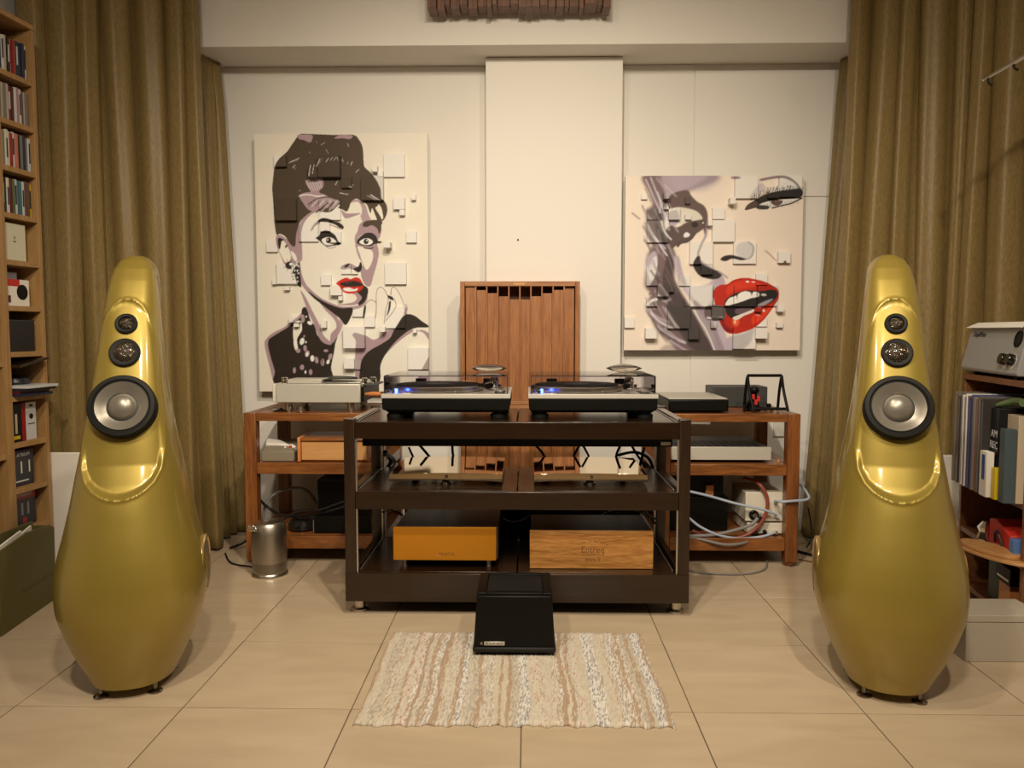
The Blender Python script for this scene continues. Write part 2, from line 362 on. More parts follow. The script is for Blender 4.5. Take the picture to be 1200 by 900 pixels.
def speaker(name, label, loc, rz):
    r = thing(name, label, 'loudspeaker', loc, rz, 'tall gold loudspeakers', local=True)
    nz = 330; nu = 260
    zz, (W, YF_, YB_), zf, FF = smooth_stations(nz)
    vs = []
    sm = lambda e: (lambda t: t * t * (3 - 2 * t))(min(max(e, 0), 1))
    for i, z in enumerate(zz):
        w_, yf, yb = W[i], YF_[i], YB_[i]; yc = yf + (yb - yf) * .42
        for k in range(nu):
            a = 2 * PI * k / nu - PI / 2; ca, sa = math.cos(a), math.sin(a)
            e = 2.35 if z < .5 else 2.35 + min(1, (z - .5) / .2) * .35
            b = (yc - yf) if sa < 0 else (yb - yc)
            ee = e if sa < 0 else 1.75
            x = w_ * math.copysign(abs(ca) ** (2 / e), ca) if sa < 0 else w_ * math.copysign(abs(ca) ** (2 / ((e * (1 + sa * 0) ))), ca)
            y = yc + b * math.copysign(abs(sa) ** (2 / ee), sa)
            if sa < 0 and .515 < z < 1.05:
                dd = eggdist(x, z)
                if dd > -.006:
                    t = sm((dd + .001) / .017); yflat = yf + .62 * (y - yf)
                    R = np.interp(z, [.52, .56, .61, .70, .80, 1.05], [.012, .021, .027, .021, .007, .003])
                    ynew = y * (1 - t) + (yflat + R) * t
                    lip = -.0032 * math.exp(-((dd) / .0036) ** 2)
                    y = ynew + lip
            vs.append((x, y, z))
    fs = [(j * nu + k, j * nu + (k + 1) % nu, (j + 1) * nu + (k + 1) % nu, (j + 1) * nu + k) for j in range(nz - 1) for k in range(nu)]
    fs += [tuple(range(nu))[::-1], tuple(range((nz - 1) * nu, nz * nu))]
    mb = MB().add(vs, fs)
    mb.tube([(0, .08, 1.05), (0, .12, 1.115), (0, .185, 1.125), (0, .245, 1.075), (0, .262, 1.0), (0, .235, .935), (0, .185, .915), (0, .15, .945), (0, .155, .985)],
            [.052, .054, .05, .042, .034, .028, .022, .017, .013], 24, 8)
    mb.build('cabinet', M['paint'], r, smooth=50)
    yfr = lambda z: float(np.interp(z, zf, FF[1]))
    def driver(nm, z, R, prof, m, out=0.0, parent=r):
        s = (yfr(z + .03) - yfr(z - .03)) / .06; ax = Vector((0, -1, s)).normalized()
        rec = float(np.interp(z, [.52, .60, .68, .76, 1.05], [.030, .034, .022, .006, .004]))
        c = Vector((0, yfr(z) + rec, z)) + ax * out
        return MB().lathe(prof, c, 48, ax, caps=nm != 'woofer').build(nm, m, parent, smooth=40), c, ax
    M_ring = M['rubber']
    # woofer
    wf, c, ax = driver('woofer', .762, .082, [(.084, -.03), (.084, .004), (.081, .0085), (.072, .010), (.068, .006), (.065, .007)], M_ring, .004)
    MB().lathe([(.065, .007), (.052, .001), (.043, -.004), (.037, -.006)], c, 48, ax, False).build('cone', M['conealu'], wf)
    MB().lathe([(.037, -.006), (.0345, -.003), (.032, .003), (.024, .009), (.014, .0125), (.006, .0138), (.001, .014)], c, 48, ax).build('dust_cap', M['conealu'], wf)
    MB().lathe([(.038, -.0062), (.0385, -.004), (.037, -.0035), (.036, -.0055)], c, 48, ax, False).build('ring', M['dgrey'], wf)
    for nm, z, R in (('midrange', .902, .039), ('tweeter', .979, .0285)):
        dr, c, ax = driver(nm, z, R, [(R, -.012), (R, .002), (R - .003, .004), (R * .70, .003), (R * .62, -.002)], M['rubber'], .004)
        # domed mesh grille of hexagon dimples, one sub-part
        g = MB(); q = Vector((0, 0, 1)).rotation_difference(ax); Rg = R * (.80 if nm == 'midrange' else .62); n = 7 if nm == 'midrange' else 5; h = Rg * .42; hh = Rg / n
        for a_ in range(-n, n + 1):
            for b_ in range(-n, n + 1):
                hx = hh * (a_ + b_ * .5) ; hy = hh * b_ * .866; rr = math.hypot(hx, hy)
                if rr > Rg * .96: continue
                zz_ = h * (1 - (rr / Rg) ** 2)
                nrm = Vector((hx * 1.2, hy * 1.2, Rg)).normalized(); cc = c + q @ Vector((hx, hy, zz_))
                g.lathe([(hh * .40, -.001), (hh * .33, .0006), (hh * .12, .0002)], cc, 6, q @ nrm)
        go = g.build('grille', M['grille'], dr, smooth=20); go['kind'] = 'stuff'
        MB().lathe([(Rg, -.001), (Rg * .9, h * .19), (Rg * .7, h * .51), (Rg * .4, h * .84), (Rg * .1, h * .98)], c - ax * .0012, 32, ax).build('dome', M['domemesh'], dr)
    # side woofers
    for s in (-1, 1):
        zc = .30; c = Vector((s * .175, .01, zc)); ax = Vector((s, 0, .0)).normalized()
        sw = MB().lathe([(.082, -.05), (.082, .006), (.079, .010), (.072, .011), (.066, .006)], c, 48, ax).build('side_woofer', M['paintring'], r)
        MB().lathe([(.068, .008), (.06, .001), (.03, -.004), (.001, .002)], c, 40, ax).build('cone', M['conealu'], sw)
    for fx, fy in ((-.066, -.135), (.066, -.135), (-.082, .02), (.082, .02)):
        MB().lathe([(.019, 0), (.019, .004), (.015, .007), (.006, .010), (.006, .04)], (fx, fy, 0), 24).build('foot', M['chromedark'], r)
    return r
M['conealu'] = mat('spun_aluminium', (.26, .24, .205), .33, .5)
M['grille'] = mat('bronze_grille', (.42, .36, .29), .18, 1)
M['domemesh'] = mat('dark_dome', (.03, .026, .02), .4, .5)
M['paintring'] = mat('gold_ring', (.62, .45, .18), .25, .8)
M['chromedark'] = mat('dark_chrome', (.22, .20, .18), .15, 1)
sp = speaker('floor_loudspeaker', 'tall gold green teardrop loudspeaker left of the equipment racks, in front of the left curtain', (-1.091, 2.143, 0), math.radians(15))
s2 = copy_tree(sp); s2.location = (.990, 2.155, 0); s2.rotation_euler[2] = math.radians(-15.5)
s2['label'] = 'tall gold green teardrop loudspeaker on the right, beside the record shelf'

# ================================================================ DARK CENTRE RACK
rk = thing('equipment_rack', 'dark wenge wood equipment rack with three levels and round metal feet, centre of the room', 'rack', (-.035, 2.8, 0))
RX0, RX1, RY0, RY1 = -.612, .541, 2.60, 3.10
for sx in (0, 1):
    for sy in (0, 1):
        x0 = RX0 if sx == 0 else RX1 - .036; y0 = RY0 if sy == 0 else RY1 - .04
        p = bx('post', M['wengez'], rk, x0, x0 + .036, y0, y0 + .04, .05, .668, .002)
        sxp = x0 + .037 if sx == 0 else x0 - .007
        bx('metal_strip', M['alu'], p, sxp, sxp + .006, y0 + .006, y0 + .012, .146, .61, .0005)
for (z0, z1) in ((.05, .146), (.364, .424), (.602, .658)):
    bx('front_beam', M['wenge'], rk, RX0 + .037, RX1 - .037, RY0 + .001, RY0 + .022, z0, z1, .0015)
    bx('rear_beam', M['wenge'], rk, RX0 + .037, RX1 - .037, RY1 - .022, RY1 - .001, z0 + .02, z1 - .012, .0015)
    for s in (0, 1):
        x0 = RX0 + .006 if s == 0 else RX1 - .028
        bx('side_beam', M['wengey'] if 'wengey' in M else M['wengez'], rk, x0, x0 + .022, RY0 + .041, RY1 - .041, z0 + .01, z1, .0015)
    mid = (RX0 + RX1) / 2 + .002
    zt = z1 + .0005
    for a, b in ((RX0 + .052, mid - .0025), (mid + .0025, RX1 - .052)):
        bx('shelf_plate', M['wengeg'], rk, a, b, RY0 + .023, RY1 - .023, zt - .018, zt, .001)
    for s in (0, 1):
        x0 = RX0 + .038 if s == 0 else RX1 - .050
        bx('metal_strip', M['alu'], rk, x0 + .002, x0 + .006, RY0 + .045, RY1 - .045, zt - .014, zt + .001, .0004)
        if z1 > .6:
            xa = RX0 + .012 if s == 0 else RX1 - .036
            bx('cap_strip', M['alu'], rk, xa, xa + .024, RY0 + .045, RY1 - .045, zt + .0012, zt + .004, .0006)
bx('front_beam', M['wenge'], rk, RX0, RX1, RY0 - .003, RY0 + .0005, .05, .146, .001)
ur = bx('under_rail', M['black'], rk, RX0 + .05, RX1 - .05, 2.66, 2.70, .569, .596, .001)
p = PY(780.5, 520, 2.655); bx('name_plate', M['alu'], ur, p[0] - .017, p[0] + .017, 2.657, 2.66, p[2] - .006, p[2] + .006, .0005)
for fx, fy in ((-.578, 2.665), (.510, 2.665), (-.578, 3.05), (.510, 3.05)):
    MB().lathe([(.030, 0), (.030, .006), (.026, .009), (.019, .011), (.019, .05)], (fx, fy, 0), 32).build('foot', M['steel'], rk)

# ================================================================ TWO WALNUT RACKS
def walnut_rack(label, x0, x1):
    r = thing('walnut_rack', label, 'rack', ((x0 + x1) / 2, 3.42, 0)); Y0, Y1 = 3.18, 3.66
    for x in (x0, x1 - .05):
        for y in (Y0, Y1 - .05):
            P = MB().box(x, x + .05, y, y + .05, .018, .627).build('post', M['walnut'], r, .003)
            MB().lathe([(.020, 0), (.033, .018)], (x + .025, y + .025, 0), 4).build('foot', M['walnut'], r)
    for z0, z1 in ((.594, .6265), (.376, .421), (.066, .118)):
        bx('shelf', M['walnutx'], r, x0 + .051, x1 - .051, Y0 + .002, Y1 - .002, z0, z1, .002)
        for x in (x0 + .002, x1 - .048): bx('side_rail', M['walnuty'], r, x, x + .046, Y0 + .051, Y1 - .051, z0, z1, .002)
    return r
walnut_rack('open walnut rack on the left carrying the silver record player, behind the steel kettle', -1.158, -.585)
walnut_rack('open walnut rack on the right full of cables, next to the right speaker', .530, 1.100)

# ================================================================ TURNTABLES WITH CLEAR LIDS
def turntable(label, x0):
    r = thing('turntable', label, 'turntable', (x0 + .22, 2.68, .6588), 0, None, local=True); r['_local'] = 1
    B = M['black']
    MB().prism([(-.218, .036), (-.213, .030), (.213, .030), (.218, .036), (.220, .072), (-.220, .072)], 0, .35).build('plinth', B, r, .003)
    MB().box(-.19, .19, .02, .33, .022, .031).build('underside', M['rubber'], r, .004)
    MB().box(-.221, .221, -.001, .352, .0722, .0865).build('top_plate', M['silver'], r, .001)
    for fx in (-.18, .18):
        for fy in (.045, .305): MB().lathe([(.028, 0), (.030, .003), (.030, .014), (.024, .017), (.024, .020), (.032, .024), (.034, .034)], (fx, fy, 0), 32).build('foot', M['rubber'], r)
    pl = MB().lathe([(.160, .088), (.163, .091), (.166, .094), (.166, .104), (.160, .108), (.02, .108)], (-.045, .18, 0), 64).build('platter', M['steel'], r)
    MB().lathe([(.150, .1082), (.151, .1105), (.148, .111), (.05, .1112), (.01, .111)], (-.045, .18, 0), 64).build('record', M['rubber'], pl)
    MB().cyl((-.045, .18, .111), .003, .010, 12).build('spindle', M['chromes'], pl)
    MB().lathe([(.045, .1113), (.002, .1116)], (-.045, .18, 0), 40).build('record_label', M['dgrey'], pl)
    # strobe lamp lights the platter edge
    d_ = bpy.data.lights.new('strobe_glow', 'POINT'); d_.energy = .02; d_.color = (.05, .10, 1.0); d_.shadow_soft_size = .004
    l_ = bpy.data.objects.new('strobe_glow', d_); COL.objects.link(l_); l_.location = (x0 + .22 - .178, 2.68 + .060, .6588 + .112)
    # tonearm
    ta = MB().lathe([(.038, .087), (.038, .092), (.028, .094), (.028, .105), (.016, .107), (.016, .128), (.010, .130)], (.155, .255, 0), 32).build('tonearm_base', M['chromes'], r)
    MB().tube([(.155, .255, .122), (.157, .20, .121), (.145, .14, .119), (.128, .10, .117), (.12, .07, .1155)], .0035, 10, 6).build('tonearm', M['chromes'], ta)
    MB().box(.108, .130, .045, .072, .110, .119).build('headshell', M['black'], ta, .001)
    MB().lathe([(.013, 0), (.013, .03)], (.155, .272, .122), 24, (0, 1, 0)).build('counterweight', M['steel'], ta)
    MB().box(.130, .150, .19, .21, .094, .124).build('arm_lift', M['black'], ta, .002)
    # controls
    sl = MB().cyl((-.203, .03, .0865), .007, .014, 20).build('power_knob', M['chromes'], r)
    lp = MB().lathe([(.007, 0), (.007, .012), (.005, .015)], (-.183, .026, .0865), 16).build('strobe_lamp', M['chromes'], r)
    MB().box(-.1785, -.170, .024, .036, .0885, .102).build('blue_light', M['led'], lp)
    MB().box(-.17, -.12, .006, .03, .0866, .089).build('start_button', M['alu'], r, .0005)
    MB().box(.03, .034, .004, .008, .0866, .098).build('stylus_light', M['alu'], r, .0005)
    MB().box(.165, .20, .02, .14, .0866, .0885).build('pitch_plate', M['dgrey'], r, .0005)
    MB().box(.172, .193, .06, .075, .0885, .094).build('pitch_slider', M['alu'], r, .0005)
    # lid: five panes
    ld = MB().box(-.212, .212, .008, .345, .1462, .1488).build('lid', M['tint'], r)
    MB().box(-.212, .212, .008, .0105, .0885, .146).build('lid_front', M['clear'], ld)
    MB().box(-.212, .212, .3425, .345, .0885, .146).build('lid_back', M['clear'], ld)
    MB().box(-.212, -.2095, .011, .342, .0885, .146).build('lid_side', M['clear'], ld)
    MB().box(.2095, .212, .011, .342, .0885, .146).build('lid_side', M['clear'], ld)
    e = MB().box(-.213, .213, .0065, .008, .1458, .1474); e.box(-.213, -.2115, .0065, .008, .089, .1458); e.box(.2115, .213, .0065, .008, .089, .1458)
    e.build('lid_edge', M['lidedge'], ld)
    for x in (-.13, .13): MB().box(x - .02, x + .02, .335, .352, .0865, .120).build('hinge', M['black'], r, .002)
    return r
M['lidedge'] = mat('lid_edge', (.10, .07, .09), .3)
turntable('left black turntable with silver top and clear lid on the dark rack', -.4986)
turntable('right black turntable with silver top and clear lid on the dark rack', .004)
for px, lab in ((572, 'clear lens shaped dome resting on the lid of the left turntable'), (730, 'clear lens shaped dome resting on the lid of the right turntable')):
    x = (px - 617) / 925 * 2.93
    pr_ = [(.001, 0), (.020, .0008), (.045, .006), (.066, .0145), (.067, .0155), (.066, .0165), (.045, .025), (.020, .030), (.001, .031)]
    tag(MB().lathe(pr_, (x, 2.93, .8072), 40).build('glass_dome', M['glassy'], None), lab, 'dome', 'clear domes on the turntable lids')

# ================================================================ POLISHED AMPLIFIERS
def amp(label, x0, x1):
    r = thing('polished_amplifier', label, 'amplifier', ((x0 + x1) / 2, 2.72, .4245), 0, 'mirror polished amplifiers')
    n = 16; f = []
    xm = (x0 + x1) / 2; hw = (x1 - x0) / 2
    vs = []; L = []
    for j, (y, zt, zb) in enumerate(((2.72, .468, .438), (2.735, .469, .438), (3.00, .468, .440), (3.02, .4685, .440))):
        pass
    mb = MB()
    ring = []
    for i in range(n + 1):
        x = x0 + (x1 - x0) * i / n; c = .0045 * (1 - ((x - xm) / hw) ** 2)
        ring.append((x, c))
    pts = [(x, .462 + c) for x, c in ring] + [(x, .436 + c * 1.3) for x, c in ring[::-1]]
    mb.prism(pts, 2.72, 3.085); mb.build('body', M['chrome'], r, .0008, smooth=30)
    MB().lathe([(.0055, 0), (.0055, .004), (.004, .006), (.001, .0065)], (xm + .003, 2.7205, .4535), 24, (0, -1, 0)).build('power_button', M['chromes'], r)
    for fx, fy in ((xm - .002, 2.745), (x0 + .05, 3.02), (x1 - .05, 3.02)):
        ft = MB().lathe([(.021, .0), (.021, .003), (.012, .006), (.014, .013), (.018, .020)], (fx, fy, .4246), 28).build('foot', M['gloss'], r)
        MB().lathe([(.008, 0), (.008, .003), (.002, .004)], (fx, fy - .021, .428), 16, (0, -1, 0)).build('metal_cap', M['chromes'], ft)
    for k in range(4): MB().cyl((xm - .12 + k * .08, 3.085, .452), .006, .014, 16, (0, 1, 0)).build('socket', M['chromes'], r)
    return r
amp('flat mirror polished gold amplifier, left one on the middle level of the dark rack', -.482, -.087)
amp('flat mirror polished gold amplifier, right one on the middle level of the dark rack', .024, .418)

# ================================================================ BOXES ON THE LOWER LEVEL
r = thing('power_amplifier', 'gold fronted box amplifier on small metal feet, lower left level of the dark rack', 'amplifier', (-.283, 2.66, .1465))
bx('front_panel', M['gold'], r, -.460, -.106, 2.66, 2.672, .174, .289, .0015)
bx('case', M['dkbrown'] if 'dkbrown' in M else M['black'], r, -.452, -.100, 2.6725, 2.97, .176, .288, .002)
text('engraving', 'MUSICAL', .014, M['ink_brown'], r, (-.275, 2.6597, .192), (PI / 2, 0, 0), .0002)
MB().box(-.312, -.297, 2.6592, 2.66, .1905, .1915).build('indicator', M['alu'], r)
for fx, fy in ((-.425, 2.69), (-.133, 2.69), (-.425, 2.93), (-.133, 2.93)):
    MB().lathe([(.011, 0), (.011, .004), (.009, .006), (.009, .014), (.011, .016), (.011, .0288)], (fx, fy, .1467), 20).build('foot', M['steel'], r)
r = thing('grounding_box', 'oak fronted box with burnt lettering, lower right level of the dark rack', 'box', (.22, 2.66, .1465))
bx('front_panel', M['oak'], r, .009, .431, 2.66, 2.680, .1475, .277, .0015)
bx('case', M['black'], r, .014, .426, 2.6805, 2.92, .148, .274, .002)
text('lettering', 'Entreq', .030, M['ink_brown'], r, (.224, 2.6595, .2045), (PI / 2, 0, 0), .0002)
text('lettering', 'eltra II', .020, M['ink_brown'], r, (.224, 2.6595, .1745), (PI / 2, 0, 0), .0002)
MB().box(.184, .264, 2.6592, 2.66, .196, .1972).build('underline', M['ink_brown'], r)
for i, ch in enumerate('live in balance'):
    a = (i - 7) * 3.6; x = .224 + .115 * math.sin(math.radians(a)); z = .129 + .115 * math.cos(math.radians(a)) - .003
    if ch != ' ': text('lettering', ch, .0115, M['ink_brown'], r, (x, 2.6595, z), (PI / 2, math.radians(a), 0), .0002)

# ================================================================ FRONT BLACK BOX + RUG
rg_x0, rg_x1, rg_y0, rg_y1 = -.425, .360, 1.853, 2.445
def rug():
    nx, ny = 340, 60; rnd = random.Random(5); vs = []; fs = []; col = []
    # stripes: list of (width, base, fleck, amount)
    cream = (.60, .54, .45); tan = (.42, .31, .22); grey = (.38, .34, .30); white = (.68, .65, .60); pale = (.55, .49, .39)
    stripes = []; x = 0
    pal = [(cream, tan, .25), (white, grey, .4), (tan, cream, .15), (cream, grey, .2), (white, (.26, .25, .27), .32), (pale, cream, .4), (tan, white, .5), (cream, (.45, .16, .12), .08), (white, tan, .5), (tan, tan, 0), (pale, grey, .3)]
    last = -1
    while x < 1:
        k = rnd.randrange(len(pal)); 
        if k == last: continue
        last = k; wd = rnd.uniform(.010, .030) if pal[k][0] != tan else rnd.uniform(.009, .016); stripes.append((x, x + wd, pal[k])); x += wd
    for j in range(ny + 1):
        v = j / ny
        for i in range(nx + 1):
            u = i / nx; uu = u + .0035 * math.sin(v * 9 + u * 40) + .002 * math.sin(v * 31 + u * 90)
            xx = rg_x0 + (rg_x1 - rg_x0) * u + .003 * math.sin(v * 7); yy = rg_y0 + (rg_y1 - rg_y0) * v + (.004 * math.sin(u * 60) + .003 * math.sin(u * 143)) * (1 if j in (0, ny) else .3) + .006 * math.sin(u * 2.4)
            cs = cream; fl = cream; am = 0
            for a, b, p in stripes:
                if a <= uu < b: cs, fl, am = p; break
            q = rnd.random(); c = cs if q > am else fl; f = rnd.uniform(.86, 1.1)
            zz = .002 if (i in (0, nx) or j in (0, ny)) else .0055 + .0022 * abs(math.sin(uu * 260)) + rnd.uniform(0, .0018)
            vs.append((xx, yy, zz)); col.append((c[0] * f, c[1] * f, c[2] * f, 1))
    W = nx + 1
    for j in range(ny):
        for i in range(nx): fs.append((j * W + i, j * W + i + 1, (j + 1) * W + i + 1, (j + 1) * W + i))
    o = MB().add(vs, fs)
    o = o.build('rug', attr_mat('woven_rag', .9), None, smooth=180, col=col)
    s = o.modifiers.new('t', 'SOLIDIFY'); s.thickness = .003; s.offset = -1
    return tag(o, 'small striped cream and brown rag rug on the tiles in front of the dark rack', 'rug')
rug()
r = thing('black_box', 'black floor box with a small silver label, on the end of the rug', 'box', (-.037, 2.30, 0))
MB().prism([(-.147, .188), (.073, .188), (.083, .03), (-.158, .03)], 2.262, 2.462).build('case', M['black'], r, .006)
MB().box(-.160, .085, 2.255, 2.467, .018, .034).build('base', M['rubber'], r, .006)
fr = MB(); fr.box(-.147, -.12, 2.262, 2.462, .1885, .196); fr.box(.046, .073, 2.262, 2.462, .1885, .196); fr.box(-.1195, .0455, 2.262, 2.284, .1885, .196); fr.box(-.1195, .0455, 2.442, 2.462, .1885, .196)
fr.build('top_frame', M['black'], r, .002)
bx('top_panel', M['rubber'], r, -.119, .045, 2.2845, 2.4415, .1885, .1925, .001)
p = PY(579.5, 758.5, 2.268)
lb = bx('label_plate', M['alu'], r, p[0] - .030, p[0] + .030, 2.2585, 2.2615, .0395, .0505, .0005)
text('lettering', 'BLACK BOX', .0095, M['ink'], lb, (p[0], 2.2583, .0417), (PI / 2, 0, 0), .0001)
text('cross_mark', 'X', .012, M['alu'], r, (p[0] - .038, 2.2605, .0405), (PI / 2, 0, 0), .0004)
for fx in (-.12, .045):
    for fy in (2.29, 2.42): MB().cyl((fx, fy, .0085), .013, .0095, 16).build('foot', M['rubber'], r)
# ================================================================ CEILING SLATS
r = thing('ceiling_diffuser', 'brown wooden slatted panel hanging under the ceiling at the top centre', 'diffuser', (-.035, 3.45, ZC))
bx('backboard', M['diffdark'], r, -0.4207, 0.3483, 3.375, 3.524, ZC - .03, ZC - .002, .002)
rnd = random.Random(3); x = -0.4216
while x < 0.3420:
    wd = rnd.choice((.022, .04, .055, .034)); x1 = min(x + wd, 0.3492); z = 2.3099 + rnd.choice((0, .004, .010, .014)); y0 = 3.388 + rnd.choice((0, .012, .03))
    bx('slat', M['diffdark'], r, x, x1 - .002, y0, 3.50, z, ZC - .031, .001); x = x1
# ================================================================ WALL DIFFUSERS (upper and lower)
def diffuser(label, z0, z1, flip):
    r = thing('wood_diffuser', label, 'diffuser', (-.037, 3.556, z0)); X0, X1 = -0.3022, 0.2343; Y0, Y1 = 3.556, 3.674
    for x in (X0, X1 - .02): bx('side_board', M['diff'], r, x, x + .02, Y0, Y1, z0, z1, .0015)
    bx('top_board', M['diffx'], r, X0 + .0205, X1 - .0205, Y0, Y1, z1 - .022, z1, .0015)
    bx('bottom_board', M['diffx'], r, X0 + .0205, X1 - .0205, Y0, Y1, z0, z0 + .018, .0015)
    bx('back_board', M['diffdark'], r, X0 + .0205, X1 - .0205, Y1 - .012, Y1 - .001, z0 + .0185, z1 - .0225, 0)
    n = 10; pw = (X1 - X0 - .041) / n; dep = [0, .012, .024, .036, .050, .050, .036, .024, .012, 0]; gap = [.002, .016, .030, .044, .058, .058, .044, .030, .016, .002]
    for i in range(n):
        a = X0 + .0205 + i * pw
        y0 = Y0 + .012 + (.010 if i % 2 else 0)
        if i: bx('fin', M['diff'], r, a - .003, a + .003, Y0 + .002, Y1 - .0125, z0 + .0185, z1 - .0225, .0005)
        zt = z1 - .0225 - gap[i]
        bx('well_board', M['diff'], r, a + .0035, a + pw - .0035, y0, y0 + .006, z0 + .0185, zt, .0005)
        bx('well_board', M['diffx'], r, a + .0035, a + pw - .0035, y0 + .0065, Y1 - .0125, zt - .006, zt, .0005)
    if not flip: bx('maker_plate', M['lightwood'], r, -.062, -.012, Y0 - .0015, Y0 - .0001, z1 - .018, z1 - .006, .0005)
    return r
M['diffx'] = wood('walnut_slat_wood_across', lin((138, 84, 44)), lin((186, 124, 74)), 'X', 1.6, .5, .1)
diffuser('walnut slatted sound diffuser with stepped dark wells, upper of the stacked pair', 0.6270, 1.1826, 0)
diffuser('walnut slatted sound diffuser on the floor, lower of the pair, seen through the rack', .0, 0.6252, 1)
# ================================================================ WALNUT RACK CONTENTS, LEFT
ZT = .6275
r = thing('record_player', 'silver grey record player with a thick square plinth, on top of the left walnut rack', 'record player', (-.84, 3.2, ZT))
def P3(px, py, Y): return PY(px, py, Y)
a = P3(323, 472, 3.20); b = P3(422, 450, 3.20)   # front face
x0, x1, z0, z1 = a[0], b[0], a[2], b[2]
bx('plinth', M['silver'], r, x0, x1, 3.20, 3.56, z0, z1, .004)
bx('side_cheek', M['cream'], r, x0 - .014, x0 - .0005, 3.205, 3.555, z0 + .002, z1 - .001, .003)
bx('side_panel', M['black'], r, x1 + .0005, x1 + .012, 3.21, 3.55, z0 + .003, z1 - .012, .003)
MB().lathe([(.15, 0), (.15, .012), (.145, .014), (.002, .014)], ((x0 + x1) / 2 - .03, 3.39, z1 + .001), 48).build('platter', M['black'], r)
bx('top_cover', M['silver'], r, x0 + .045, x0 + .185, 3.215, 3.34, z1 + .001, z1 + .018, .002)
bx('arm_board', M['alu'], r, x0 + .19, x1 - .002, 3.215, 3.25, z1 + .002, z1 + .006, .001); bx('arm_board', M['alu'], r, x0 + .19, x1 - .002, 3.26, 3.29, z1 + .010, z1 + .014, .001)
for kx, ky in ((x0 + .03, 3.23), (x1 + .004, 3.27), (x1 + .028, 3.33)):
    MB().lathe([(.011, 0), (.011, .014), (.013, .016), (.013, .024), (.010, .026)], (kx, ky, z1 - .004 if kx > x1 else z1), 20).build('knob', M['chromes'], r)
bx('side_arm', M['dgrey'], r, x1 + .0125, x1 + .05, 3.24, 3.45, z1 - .012, z1 - .004, .002)
MB().tube([(x1 + .016, 3.23, z0 + .033), (x1 + .05, 3.21, z0 + .036), (x1 + .085, 3.20, z0 + .037)], [.007, .010, .008], 12, 4).build('wooden_handle', M['orange'], r)
for fx, fy in ((x0 + .04, 3.25), (x0 + .30, 3.25), (x0 + .04, 3.5), (x0 + .30, 3.5)):
    MB().lathe([(.012, 0), (.012, .004), (.017, .006), (.017, z0 - ZT)], (fx, fy, ZT), 24).build('foot', M['steel'], r)
p = P3(350, 480, 3.185); tag(MB().lathe([(.0165, 0), (.018, .003), (.018, .013), (.013, .016), (.013, .021), (.016, .023)], (p[0], 3.215, ZT), 28).build('metal_puck', M['steel'], None), 'small round metal puck at the front edge of the left walnut rack', 'puck')
p = P3(325, 477, 3.22); tag(MB().lathe([(.030, 0), (.034, .003), (.038, .006), (.006, .009), (.002, .014)], (p[0], 3.27, ZT), 32).build('black_disc', M['gloss'], None), 'flat glossy black disc under the left corner of the silver record player', 'disc')
# mid shelf: grey device with a bandage-like cord bundle, wooden box
ZM = .4215
a = P3(300, 542, 3.2); b = P3(343, 530, 3.2)
r = thing('grey_device', 'grey desk device with a red button on the middle level of the left walnut rack', 'device', (-1.06, 3.3, ZM))
bx('case', M['cream2'], r, -1.100, b[0], 3.215, 3.42, ZM + .0005, b[2] + .002, .004)
MB().prism([(3.22, b[2] + .0022), (3.41, b[2] + .0022), (3.41, b[2] + .028), (3.24, b[2] + .012)], -1.095, b[0] - .006, 'x').build('keypad', M['cream2'], r, .002)
MB().cyl((b[0] - .022, 3.245, b[2] + .008), .006, .012, 16).build('red_button', M['red'], r); MB().cyl((b[0] - .045, 3.245, b[2] + .008), .005, .010, 16).build('white_button', M['white'], r)
tag(MB().tube([(-1.10, 3.30, .487), (-1.05, 3.30, .482), (-1.01, 3.285, .474), (-.985, 3.265, .475), (-.968, 3.25, .468)], [.022, .018, .011, .012, .011], 12, 6).build('white_cloth', M['paper'], None), 'crumpled white cloth lying across the grey device on the left walnut rack', 'cloth')
a = P3(349, 541, 3.21); b = P3(410, 507, 3.21)
r = thing('wooden_case', 'small pale wooden box with a darker rounded lid, middle level of the left walnut rack', 'box', (-.8, 3.3, ZM))
bx('front', M['lightwood'], r, a[0] + .016, -.66, 3.212, 3.222, ZM + .008, .505, .001)
bx('body', M['orange'], r, a[0] + .016, -.655, 3.2225, 3.40, ZM + .0005, .504, .002)
bx('lid', M['walnutx'], r, a[0] + .014, -.655, 3.205, 3.41, .506, .523, .006); bx('end_cheek', M['orange'], r, a[0], a[0] + .0135, 3.200, 3.41, ZM + .0005, .525, .005)
# lower shelf: black amplifier, small black box, glossy bag
ZL = .1185
r = thing('black_amplifier', 'black box amplifier on the lowest level of the left walnut rack', 'amplifier', (-.75, 3.3, ZL))
a = P3(367, 624, 3.22)
bx('case', M['black'], r, a[0] + .004, -.65, 3.225, 3.50, ZL + .0005, .190, .002); bx('front_edge', M['alu'], r, a[0], a[0] + .0035, 3.22, 3.50, ZL + .0005, .175, .0005)
a = P3(374, 595, 3.35); b = P3(402, 561, 3.35)
r = thing('black_speaker_box', 'small black upright box with a thin silver frame, behind on the left walnut rack', 'box', (-.8, 3.4, .1915))
bx('case', M['black'], r, a[0], b[0] + .03, 3.33, 3.47, .191, b[2], .002); e = MB().box(a[0] - .001, b[0] + .031, 3.327, 3.3295, b[2] - .003, b[2]); e.box(a[0] - .001, a[0] + .002, 3.327, 3.3295, .21, b[2] - .003); e.build('frame', M['dgrey'], r)
p = P3(350, 610, 3.24)
tag(MB().lathe([(.05, 0), (.062, .006), (.062, .025), (.05, .042), (.02, .048), (.004, .049)], (p[0], 3.30, ZL), 32).build('black_pouch', M['gloss'], None), 'glossy black rounded case on the lowest level of the left walnut rack', 'case')
def cable(label, pts, rad, m, cat='cable', group=None, nm='cable'):
    return tag(MB().tube(pts, rad, 8, 8).build(nm, m, None, smooth=80), label, cat, group)
